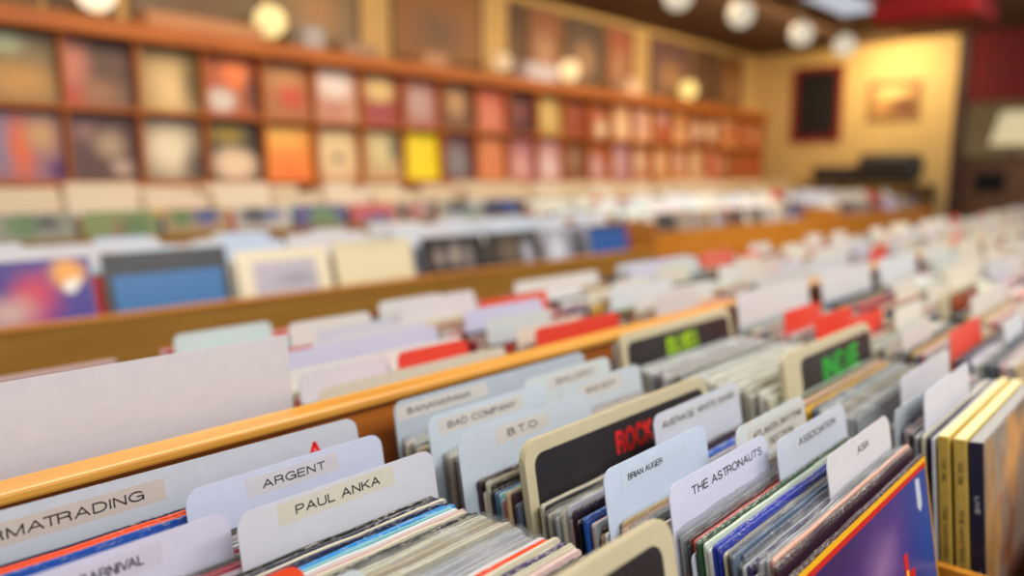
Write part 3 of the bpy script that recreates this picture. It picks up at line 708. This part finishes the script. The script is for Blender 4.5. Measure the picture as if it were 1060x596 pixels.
# ================================================================== the second island, with covers facing the aisle
I2 = EYE - .332
def island_two(x0, x1, b0, ztop, label, n_bins, end=False):
    r = empty('record_bin', (x0, 0, 0)); L = x1 - x0; tag(r, label, 'record bin', 'bins of the second island')
    box_obj('front_panel', MAT['orange_wood' if ztop > I2 + .01 else 'ochre'], (0.002, L - .002, b0, b0 + .018, .10, ztop - .012), r, .002)
    box_obj('front_edge', MAT['orange_wood'], (0.001, L - .001, b0 - .004, b0 + .022, ztop - .012, ztop), r, .003)
    box_obj('center_board', MAT['bin_wood'], (.02, L - .02, b0 + .52, b0 + .536, .10, ztop), r)
    box_obj('back_panel', MAT['ochre'], (0.002, L - .002, b0 + 1.04, b0 + 1.058, .10, ztop), r)
    box_obj('bin_floor', MAT['bin_wood'], (.02, L - .02, b0 + .018, b0 + 1.04, ztop - .245, ztop - .225), r)
    box_obj('plinth', plain('plinth_black', '#1e1a18', 0.6), (.04, L - .04, b0 + .05, b0 + 1.0, 0, .10), r)
    for (xa, xb) in ((.002, .02), (L - .02, L - .002)):
        box_obj('end_panel', MAT['orange_wood'], (xa, xb, b0 + .018, b0 + 1.04, .10, ztop + (.05 if end else -.02)), r, .002)
    return r
island_two(-.15, 1.737, 1.95, I2, 'ochre wooden bin across the aisle under the violet and blue covers', 5)
island_two(1.739, 3.13, 1.95, I2, 'ochre wooden bin across the aisle with dark covers, left of the orange end post', 5)
I2B = EYE - .262
island_two(3.135, 5.55, 1.95, I2B, 'raised ochre bin behind the orange end post', 7, True)
island_two(5.555, 7.95, 1.95, I2B, 'farthest raised ochre bin of the second island', 7, False)
def facing_album(x, y, z, w, mat, label, lean, group, name='album_cover', t=.005, h=None, extra=None):
    o = empty(name, (x, y, z), (-lean, 0, 0)); tag(o, label, 'album', group)
    h = h or w
    mesh_obj('jacket', box_mesh('jacket', 0, w, -t / 2, t / 2, 0, h, bev=.0006), MAT['card'], o, None, '#c8c0b0')
    mesh_obj('front_print', box_mesh('front_print', .001, w - .001, -t / 2 - .0005, -t / 2, .001, h - .001), mat, o)
    return o
LN = math.radians(14)
zb = I2 - .190
GA = 'covers facing the aisle on the second island'
specs = [(.335, .334, art('violet_cover', '#3a2078', [(.60, .68, .16, .20, '#c02848', .5), (.42, .62, .16, .12, '#c09a90', .6), (.83, .88, .12, .10, '#e09a3c', .4), (.86, .80, .06, .06, '#e8e0d0', .4), (.9, .3, .3, .3, '#3a208a', .7)], .35, .15), 'violet album cover with a red and orange figure, leaning above the ochre panel'),
         (.695, .338, art('blue_window_cover', '#1a1a1e', [(.50, .42, .44, .40, '#22659c', .03, 1)], .35, .01), 'black-bordered blue album cover leaning above the ochre panel'),
         (1.055, .316, art('pale_frame_cover', '#ded0b0', [(.5, .47, .34, .42, '#b0a8b2', .04, 1), (.6, .7, .2, .06, '#989098', .6)], .35, .02), 'cream album cover with a grey lilac picture, beside the blue cover'),
         (1.392, .322, art('plain_cream_cover', '#d8c9a2', [(.5, .95, .5, .05, '#cbbd98', .5)], .4, .05), 'plain cream album cover, beside the grey lilac picture'),
         (1.760, .316, art('dark_group_cover', '#1c1618', [(.25, .75, .10, .12, '#8a7a70', .5), (.5, .78, .08, .12, '#a49488', .5), (.72, .72, .10, .14, '#7a6e6a', .5)], .35, .2), 'near-black album cover with pale faces beside the plain cream cover'),
         (2.090, .316, art('dark_portrait_cover', '#2a2420', [(.4, .75, .2, .15, '#6a5a48', .6), (.75, .7, .1, .15, '#a8a8b0', .5)], .35, .2), 'dark olive album cover with dim figures on the second island'),
         (2.420, .316, art('grey_crowd_cover', '#8a8a94', [(.3, .7, .15, .2, '#c8ccd4', .6), (.8, .7, .15, .3, '#38343a', .5)], .35, .2), 'silver grey album cover with a dark edge on the second island'),
         (2.755, .316, art('small_blue_cover', '#1d4f90', [(.5, .97, 1, .05, '#2a2a4a', .4), (.97, .5, .05, 1, '#7a3a6a', .4)], .35, .05), 'small blue album cover just left of the orange end post')]
for (x, w, m, lb) in specs: facing_album(x, 2.012, zb, w, m, lb, LN, GA)
GA2 = 'covers facing the aisle on the raised bins'
fc = [('#3a3434', 'dark brown'), ('#8c7c6c', 'taupe'), ('#5a2c28', 'dark red'), ('#2c2a30', 'black'), ('#b4a898', 'stone'), ('#4a3a5a', 'dim purple'), ('#9a8a70', 'khaki'), ('#3c4a5c', 'blue grey')]
for q in range(14):
    x = 3.18 + q * .34
    if x < 5.575 and x + .32 > 5.53: continue
    c = fc[q % 8]
    if q == 11: c = ('#b8b0d8', 'pale lilac')
    bl = [(rg.uniform(.2, .8), rg.uniform(.5, .9), rg.uniform(.1, .25), rg.uniform(.1, .25), rg.choice(['#c8b8a0', '#a04838', '#6a6a7a', '#d8d0c0']), .5) for _ in range(2)]
    facing_album(x, 2.012, I2B - .222, .312, art('aisle_cover_print', c[0], bl, .4, .2), '%s album cover, %s from the orange end post on the raised bins' % (c[1], ORD[q]), LN, GA2)
def cards_i2(xa, xb, y0, zf, hc, row, n_per, rg, pitch=.345, w=.315, cols=CARDS, y_span=.34, red=.05, wmin=0):
    n = int((xb - xa) / pitch)
    for k in range(n):
        x = xa + .02 + k * pitch
        ys = []
        for q in range(n_per):
            y = y0 + y_span * (q + rg.uniform(.25, .75)) / n_per; ys.append(y)
            tab = rg.choice([(0, .165), (.15, .315), None]); h = round((hc + rg.uniform(-.015, .01)) / .003) * .003
            me = shared_divider(w, tab, h); col = RED if rg.random() < red else rg.choice(cols)
            nm = 'red' if col == RED else 'pale'
            divider(x + rg.uniform(-.004, .004), y, zf, h, '%s card, %s from the front, %s column of %s' % (nm, ORD[q], ORD[k], row), 'divider cards of ' + row, col, tab, w, me=me, lean=LN)
        y = y0 - .055
        while y < y0 + y_span + .03:
            if all(abs(y - v) > .014 for v in ys): stuff_record(x + rg.uniform(-.004, .004), y, zf, .016, rg.choice(MIXED + ['white', 'ivory', 'lilac', 'lilac']), LN, .31, LPH * rg.uniform(.88, 1))
            y += .0205
BLUEW = ['#b4c0d2', '#bcc4d0', '#c4c6cc', '#b8c2ce', '#c6c2c4']
cards_i2(-.08, 1.66, 2.10, I2 - .222, .385, 'the second island above the blue cover', 3, rg, cols=BLUEW, y_span=.22, red=0)
cards_i2(1.748, 3.13, 2.10, I2 - .222, .385, 'the second island above the dark covers', 3, rg, pitch=.338, cols=BLUEW, y_span=.22, red=0)
cards_i2(-.08, 1.66, 2.60, I2 - .222, .350, 'the second island left back row', 1, rg, y_span=.26, red=.10)
cards_i2(1.748, 3.13, 2.60, I2 - .222, .350, 'the second island right back row', 1, rg, pitch=.338, y_span=.26, red=.10)
cards_i2(3.16, 5.53, 2.10, I2B - .222, .385, 'the raised bins front row', 2, rg, y_span=.22)
cards_i2(5.58, 7.93, 2.10, I2B - .222, .385, 'the farthest bins front row', 2, rg, y_span=.22)
cards_i2(3.16, 5.53, 2.60, I2B - .222, .385, 'the raised bins back row', 1, rg, y_span=.2)
cards_i2(5.58, 7.93, 2.60, I2B - .222, .385, 'the farthest bins back row', 1, rg, y_span=.2)

# ================================================================== bins along the back wall
WB = EYE - .255
for q, (x0, x1, lb) in enumerate(((.75, 3.6, 'wooden wall bin under the display shelf at the left'), (3.605, 6.45, 'wooden wall bin under the middle of the display shelf'), (6.455, 9.30, 'wooden wall bin under the right end of the display shelf'))):
    r = empty('wall_bin', (x0, 0, 0)); L = x1 - x0; tag(r, lb, 'record bin', 'bins along the back wall')
    box_obj('front_panel', MAT['ochre'], (0.001, L - .001, 3.52, 3.538, .10, WB), r, .002)
    box_obj('back_panel', MAT['bin_wood'], (0.001, L - .001, 4.06, 4.078, .10, EYE - .09), r)
    box_obj('bin_floor', MAT['bin_wood'], (0.001, L - .001, 3.538, 4.06, WB - .22, WB - .20), r)
    box_obj('plinth', plain('plinth_black', '#1e1a18', 0.6), (.04, L - .04, 3.6, 4.0, 0, .10), r)
    for (xa, xb) in ((.001, .018), (L - .018, L - .001)): box_obj('side_panel', MAT['ochre'], (xa, xb, 3.538, 4.06, .10, WB - .02), r)
WARMW = ['#d8c4a4', '#d2bc9c', '#dccab0', '#ceb898', '#dccdb4']
for (xa, xb, nm) in ((.78, 3.58, 'left'), (3.63, 6.43, 'middle'), (6.48, 9.28, 'right')):
    cards_i2(xa, xb, 3.66, WB - .199, .435, 'the %s wall bin' % nm, 2, rg, cols=WARMW, y_span=.26, red=0)
mixed_fronts = [('#8a8a78', 'grey green'), ('#3a5a98', 'denim blue'), ('#c0b8b0', 'pale grey'), ('#d04a38', 'bright red'), ('#5a2a30', 'wine'), ('#7a8a50', 'moss green'), ('#2c2c34', 'black'), ('#4a3a80', 'violet'), ('#c8a8a0', 'rose grey'), ('#b0b8c0', 'cool grey'), ('#a88a60', 'sand'), ('#38404c', 'slate'), ('#b84848', 'brick')]
for q in range(24):
    x = .80 + q * .352
    c, nm = mixed_fronts[(q * 5 + q // 13) % 13]
    bl = [(rg.uniform(.2, .8), rg.uniform(.6, .9), rg.uniform(.15, .4), rg.uniform(.08, .2), rg.choice(['#d8d0c4', '#3a3a44', '#a04838', '#5a7a48', '#40508a']), .4) for _ in range(2)]
    xo = x if x + .318 < 3.58 else x + .03 if x + .348 < 6.43 else x + .06
    if 3.28 < x < 3.60 and xo != x and xo < 3.63: xo = 3.63
    if xo + .316 > 9.27: continue
    facing_album(xo, 3.572, WB - .199, .316, art('wall_bin_cover_print', c, bl, .4, .2), '%s cover facing out of the wall bins, %s from the left' % (nm, ORD[q]), LN, 'covers facing out of the wall bins')
so = mesh_obj('packed_records', to_mesh(stuff_bm, 'packed_records'), MAT['stuff'])
tag(so, 'blurred rows of thin records packed edge-on in the far bins', 'records', None, 'stuff')

# ================================================================== display shelf of covers on the back wall
SX0, SP, NS = 1.295, .356, 23
sx_l = SX0 - SP; sx_r = SX0 + SP * (NS - 1)
zs0, zs1, zs2 = EYE - .015, EYE + .345, EYE + .715
sh = empty('display_shelf', (sx_l, 0, 0)); tag(sh, 'long orange brown wall shelf of pigeonholes holding two rows of album covers', 'shelf')
Lsh = sx_r - sx_l
for z0, z1, yy in ((zs0 - .045, zs0, 4.14), (zs1 - .012, zs1 + .012, 4.18), (zs2 - .012, zs2 + .075, 4.14)):
    box_obj('shelf_board', MAT['shelf_wood'], (0, Lsh, yy, 4.43, z0, z1), sh, .003)
box_obj('back_panel', MAT['shelf_wood'], (0, Lsh, 4.425, 4.445, zs0, zs2), sh)
for q in range(NS + 1):
    for (za, zbb) in ((zs0, zs1 - .012), (zs1 + .012, zs2 - .012)):
        box_obj('upright', MAT['shelf_wood'], (SP * q - .008, SP * q + .008, 4.19, 4.425, za, zbb), sh)
up = [('#7a6a48', 'dark olive with pale green disc', [(.35, .85, .25, .14, '#a8b090', .5), (.5, .3, .5, .25, '#c09048', .6)]), ('#5a4038', 'rose and dark brown', [(.15, .6, .2, .5, '#c07868', .6), (.15, .15, .2, .15, '#c03830', .6), (.5, .2, .3, .2, '#9a7050', .7)]),
      ('#9a8050', 'tan and cream', [(.5, .35, .3, .4, '#e0c48c', .7), (.9, .5, .15, .5, '#6a5a30', .6)]), ('#a85028', 'orange with a grey white ball', [(.6, .75, .25, .25, '#f08040', .5), (.3, .25, .25, .2, '#d0c8c4', .4), (.9, .4, .1, .4, '#4a2418', .5)]),
      ('#a86a3c', 'brown and red', [(.5, .7, .3, .2, '#c08a50', .6), (.6, .4, .25, .2, '#c84028', .6)]), ('#c89a80', 'white over rose', [(.5, .72, .4, .25, '#e8dcd8', .5), (.4, .2, .3, .2, '#c08070', .6)]),
      ('#98402c', 'dark red with a cream disc', [(.5, .72, .38, .25, '#dcc080', .4), (.5, .2, .3, .2, '#a04048', .6)]), ('#a8685c', 'dusty pink with grey disc', [(.5, .5, .35, .35, '#b89a94', .4)]), ('#6a4a38', 'dark with a tan patch', [(.5, .6, .25, .3, '#c0946a', .6)]), ('#c0604c', 'salmon red', [(.5, .3, .4, .3, '#d08068', .7)]),
      ('#4a2028', 'dark plum', [(.5, .5, .2, .2, '#803840', .6)]), ('#b09058', 'khaki disc', [(.5, .5, .4, .4, '#c8ac68', .3)]), ('#8a3a22', 'brick red', [])]
lo = [('#9a6a7a', 'purple orange and red', [(.15, .6, .2, .4, '#8a80a0', .6), (.45, .5, .15, .45, '#e06a38', .6), (.75, .7, .2, .25, '#c8a070', .6), (.9, .15, .12, .15, '#5a2870', .5)]), ('#5a3c3c', 'dark brown with grey circles', [(.6, .55, .2, .2, '#b09a80', .6), (.25, .75, .15, .15, '#906a68', .6), (.75, .2, .15, .12, '#c0a898', .6)]),
      ('#8a7a64', 'grey with a big cream blot', [(.45, .5, .36, .38, '#e8dcc0', .5), (.9, .2, .2, .3, '#5a4c40', .6)]), ('#2c2414', 'black with olive top and cream ball', [(.4, .8, .3, .15, '#9a8420', .5), (.5, .28, .4, .28, '#e8ceb0', .35)]),
      ('#f0a238', 'yellow to orange', [(.5, .1, .7, .4, '#f07a24', .9), (.4, .85, .4, .2, '#f4b850', .8)]), ('#d0a878', 'cream circle with dark dot', [(.5, .5, .44, .44, '#e4cc9c', .2), (.5, .42, .09, .09, '#5a4838', .5)]), ('#c8a878', 'tan and pale green', [(.5, .6, .25, .35, '#d8cc98', .5), (.85, .7, .12, .3, '#6a7a60', .5)]),
      ('#f6e01c', 'bright yellow', []), ('#6a4048', 'dark with grey blue middle', [(.5, .4, .3, .35, '#8a8a8c', .6)]), ('#d88858', 'salmon', []), ('#b87880', 'pink and mauve', [(.5, .3, .3, .3, '#d8a8a0', .6)]), ('#c89a98', 'pale pink', [(.5, .3, .35, .3, '#e0c8c8', .6)]), ('#7a4a30', 'dark brown', [(.5, .5, .25, .3, '#9a7a60', .6)])]
wc = ['#d88a70', '#b88a98', '#e0a038', '#a86a3c', '#9a5a34', '#d8a880', '#8a4a28', '#c07a50', '#b0603c', '#d89a60', '#e0b888', '#904830']
wn = ['salmon', 'mauve', 'amber', 'brown', 'chestnut', 'peach', 'dark brown', 'copper', 'rust', 'orange', 'pale tan', 'brick']
for q in range(NS):
    for row, (z, lst) in enumerate(((zs0, lo), (zs1 + .012, up))):
        if q < len(lst): base, nm, bl = lst[q]
        else:
            c = rg.randrange(12); base, nm = wc[c], wn[c]
            bl = [(rg.uniform(.3, .7), rg.uniform(.3, .7), rg.uniform(.15, .35), rg.uniform(.15, .35), rg.choice(['#d8b890', '#c8a0a0', '#8a5a40', '#e0c8a8', '#b05038']), .5) for _ in range(2)]
        w = .326 if nm != 'bright yellow' else .336
        facing_album(sx_l + SP * q + (SP - w) / 2, 4.225, z + .002, w, art('shelf_cover_print', base, bl, .45, .12), '%s cover, %s from left, %s row of wall shelf' % (nm, ORD[q], 'lower' if row == 0 else 'upper'), math.radians(6), 'covers on the wall shelf', t=.005)

# posters on the wall above the shelf, with the cream wall between them
def framed(name, x, z, w, h, col, frame, label, axis='x', y=FARW, cat='poster', blobs=None, group=None):
    r = empty(name, (x, y, z)); tag(r, label, cat, group)
    pr = art('poster_print', col, blobs or [], .5, .2)
    if axis == 'x':
        for (a, b, c, d) in ((0, w, 0, .025), (0, w, h - .025, h), (0, .025, .025, h - .025), (w - .025, w, .025, h - .025)):
            box_obj('frame_bar', frame, (a, b, -.022, -.002, c, d), r, .003)
        box_obj('print', pr, (.02, w - .02, -.012, -.002, .02, h - .02), r)
    else:
        for (a, b, c, d) in ((0, w, 0, .06), (0, w, h - .06, h), (0, .06, .06, h - .06), (w - .06, w, .06, h - .06)):
            box_obj('frame_bar', frame, (-.03, -.002, a, b, c, d), r, .004)
        m = art('poster_print', col, blobs or [], .5, .2, ax=(1, 2))
        box_obj('print', m, (-.015, -.002, .03, w - .03, .03, h - .03), r)
    return r
FRB = plain('brown_frame', '#5a3a1e', .5)
ps = [(.95, .34, '#7a5230', 'brown'), (1.32, .34, '#5a4428', 'dark brown'), (1.72, .80, '#6a5844', 'grey brown'), (2.57, .68, '#7e6a50', 'taupe'), (3.52, .92, '#8a5a2c', 'chestnut'), (4.75, .20, '#4a2c18', 'near-black brown'), (4.98, .48, '#85502f', 'reddish brown'), (5.50, .58, '#4e3c30', 'charcoal brown'), (6.12, .46, '#a05436', 'brick red'), (6.90, .84, '#6a4a48', 'dim purple'), (7.80, .62, '#5c4030', 'dark umber'), (8.48, .5, '#84542c', 'amber brown')]
for q, (x, w, c, nm) in enumerate(ps):
    framed('framed_poster', x, EYE + .86, w, .60, c, FRB, '%s framed poster, %s from the left above the wall shelf' % (nm, ORD[q]), 'x', FARW, 'poster', [(.5, .35, .25, .25, rg.choice(['#a88058', '#6a4a30', '#b08868']), .7)], 'posters above the wall shelf')
# lamps and boxes standing on top of the shelf
ZT = zs2 + .0755
def shelf_lamp(x, label, strength, col='#ffe2a8', r=.055):
    o = empty('globe_lamp', (x, 4.27, ZT)); tag(o, label, 'lamp', 'globe lamps on top of the wall shelf')
    bm = bmesh.new(); add_cyl(bm, (0, 0, 0), (0, 0, .012), .045, .042, 24); add_cyl(bm, (0, 0, .012), (0, 0, .05), .012, .012, 12)
    mesh_obj('base', to_mesh(bm, 'base'), plain('brass', '#a8843c', .3, 0, 40, .9), o)
    bm = bmesh.new(); bmesh.ops.create_uvsphere(bm, u_segments=24, v_segments=14, radius=r, matrix=Matrix.Translation((0, 0, .046 + r)))
    mesh_obj('globe', to_mesh(bm, 'globe', True), emit('warm_globe', col, strength), o)
shelf_lamp(1.50, 'glowing warm globe lamp at the far left on top of the wall shelf', 1.15, '#ffe4c0', .095)
shelf_lamp(2.47, 'glowing pale yellow globe lamp on the shelf left of the first cream wall strip', 0.95, '#ffe29a', .095)
shelf_lamp(5.35, 'glowing peach globe lamp on the shelf above the middle covers', 1.0, '#ffd8a0', .095)
shelf_lamp(7.40, 'glowing yellow globe lamp toward the right end of the wall shelf', 0.95, '#ffdc84', .10)
shelf_lamp(4.50, 'dim cream globe lamp beside the pale grey carton on the shelf', .6, '#ffd8a8', .075)
def carton(x, w, h, col, label):
    o = empty('carton', (x, 4.20, ZT), (0, 0, 0)); tag(o, label, 'box', 'cartons on top of the wall shelf')
    mesh_obj('body', box_mesh('body', 0, w, 0, .18, 0, h, bev=.003), plain('carton_board', col, .6, .06, 12), o)
    mesh_obj('lid', box_mesh('lid', -.004, w + .004, -.004, .184, h, h + .025, bev=.003), plain('carton_lid', col, .6), o)
carton(1.72, .66, .06, '#b8845c', 'long low tan carton on the shelf beside the far left lamp')
carton(2.66, .14, .11, '#a8a4a8', 'small grey carton on the shelf beside the pale yellow lamp')
carton(2.95, .26, .05, '#a08470', 'low dusty brown carton on the shelf before the first cream wall strip')
carton(3.62, .22, .07, '#b88a68', 'tan carton on the shelf right of the first cream wall strip')
carton(4.72, .38, .12, '#c8c0c8', 'pale grey carton on the shelf between two globe lamps')
carton(6.15, .22, .12, '#d8b898', 'cream carton on the shelf below the brick red poster')

# ================================================================== end wall and recess
DKF = plain('dark_red_frame', '#7c1012', .5)
framed('framed_poster', 3.345, EYE + .43, .61, .90, '#0c0909', DKF, 'black poster in a dark red frame on the end wall', 'y', ENDW, 'poster')
_o = [o for o in bpy.data.objects if o.get('label') == 'black poster in a dark red frame on the end wall'][0]; _o.location = (ENDW, 3.345, EYE + .43)
_o = framed('framed_picture', 0, 0, .56, .44, '#b08048', plain('bronze_frame', '#8a6238', .45), 'small tan and brown picture under the spotlight on the end wall', 'y', ENDW, 'picture', [(.25, .3, .3, .25, '#5a2a14', .6), (.6, .75, .3, .2, '#e0bc78', .6)])
_o.location = (ENDW, 2.50, EYE + .65)
# equipment along the end wall
def equipment(x, y, w, d, h, z, label, col, rounded):
    r = empty('amplifier', (x, y, z)); tag(r, label, 'amplifier', 'dark cases along the end wall')
    mesh_obj('body', box_mesh('body', 0, d, 0, w, .02, h, bev=.03 if not rounded else .10, seg=4), plain('black_case', col, .5, .1, 20), r)
    bm = bmesh.new(); add_box(bm, -.008, .004, .1 * w, .9 * w, .2 * h, .8 * h, .004); mesh_obj('grille', to_mesh(bm, 'grille'), plain('grille_cloth', '#2e2622', .9, .3, 200), r)
    for yy in (.08 * w, .86 * w): mesh_obj('foot', box_mesh('foot', .05, .1, yy, yy + .04, 0, .02), plain('rubber', '#101010', .8), r)
tb = empty('side_table', (8.64, 2.25, 0)); tag(tb, 'dark wooden table against the end wall carrying black cases', 'table')
box_obj('table_top', plain('dark_table', '#4a2e1a', .5), (0, .72, 0, 1.24, EYE - .11, EYE - .07), tb, .004)
for (a, b) in ((.02, .02), (.64, .02), (.02, 1.16), (.64, 1.16)): box_obj('leg', plain('dark_table_leg', '#3a2414', .5), (a, a + .06, b, b + .06, 0, EYE - .11), tb)
equipment(8.85, 2.36, .62, .4, .34, EYE - .07, 'rounded black case on the table under the small picture', '#2a2424', True)
equipment(8.85, 3.02, .44, .4, .20, EYE - .07, 'low black case on the table under the dark red framed poster', '#3a302c', False)
# red canopy hung from the ceiling
r = empty('red_canopy', (7.05, 1.5, CEIL - .20)); tag(r, 'bright red canopy hanging from the ceiling near the end wall', 'canopy')
bm = bmesh.new(); add_prism(bm, [(0, .06), (.10, 0), (.16, 0), (.16, .20), (0, .20)], 0.06, .82)
mesh_obj('valance', to_mesh(bm, 'valance'), plain('red_canvas', '#b01c1c', .7, .1, 8), r)
bm = bmesh.new(); add_box(bm, .16, .9, .06, .82, .02, .20, .01); mesh_obj('hood', to_mesh(bm, 'hood'), plain('dark_red_canvas', '#80181c', .7), r)
# service counter in the recess
r = empty('service_counter', (9.9, 0.4, 0)); tag(r, 'dark brown counter with flat black squares for its shaded openings beyond the end wall', 'counter')
CB = plain('counter_brown', '#6a4424', .5, .15, 6)
box_obj('body', CB, (0, .6, 0, 2.4, 0, EYE + .20), r, .004)
box_obj('top', plain('counter_top', '#4a2c18', .4), (-.03, .63, -.02, 2.42, EYE + .20, EYE + .235), r, .004)
for q in range(4):
    box_obj('opening_shade', plain('opening_shade_black', '#0c0a0a', .9), (-.004, .01, .28 + q * .52, .28 + q * .52 + .30, EYE - .16, EYE + .06), r)  # black plates on the solid body, standing for shade inside openings
r = empty('table_lamp', (10.2, 1.72, EYE + .235)); tag(r, 'cream shaded lamp glowing on the counter beyond the end wall', 'lamp')
bm = bmesh.new(); add_cyl(bm, (0, 0, 0), (0, 0, .02), .09, .09, 24); add_cyl(bm, (0, 0, .02), (0, 0, .14), .02, .02, 12); mesh_obj('base', to_mesh(bm, 'base'), plain('lamp_base', '#6a4a28', .4), r)
bm = bmesh.new(); add_cyl(bm, (0, 0, .14), (0, 0, .50), .24, .15, 32); mesh_obj('lamp_shade', to_mesh(bm, 'lamp_shade'), emit('cream_shade', '#f0dcac', .6), r)

# pendant globes under the ceiling
for q, (x, y, lb) in enumerate(((4.98, 2.98, 'nearest white pendant globe, cut by the top edge of the picture'), (5.86, 2.93, 'second white pendant globe in the ceiling row'), (7.02, 2.91, 'third white pendant globe in the ceiling row'), (7.92, 2.84, 'farthest white pendant globe, nearest the end wall'))):
    o = empty('pendant_lamp', (x, y, CEIL)); tag(o, lb, 'lamp', 'row of pendant globes')
    bm = bmesh.new(); add_cyl(bm, (0, 0, -.02), (0, 0, 0), .05, .05, 20); mesh_obj('ceiling_rose', to_mesh(bm, 'ceiling_rose'), plain('white_rose', '#c8c0b0', .5), o)
    bm = bmesh.new(); add_cyl(bm, (0, 0, -.12), (0, 0, -.02), .006, .006, 10); mesh_obj('stem', to_mesh(bm, 'stem'), plain('dark_stem', '#2a2018', .4), o)
    bm = bmesh.new(); bmesh.ops.create_uvsphere(bm, u_segments=28, v_segments=16, radius=.105, matrix=Matrix.Translation((0, 0, -.22))); mesh_obj('globe', to_mesh(bm, 'globe', True), emit('opal_globe', '#d0c6b0', .85), o)
o = empty('ceiling_panel_light', (6.35, 2.30, CEIL)); tag(o, 'cool white panel light on the ceiling at the top edge of the picture', 'light')
box_obj('frame', plain('panel_frame', '#9a9490', .4), (0, 1.0, 0, .38, -.05, 0), o, .004)
box_obj('diffuser', emit('cool_diffuser', '#c4ccd8', .75), (.03, .97, .03, .35, -.056, -.05), o)
print('records', N_REC[0])
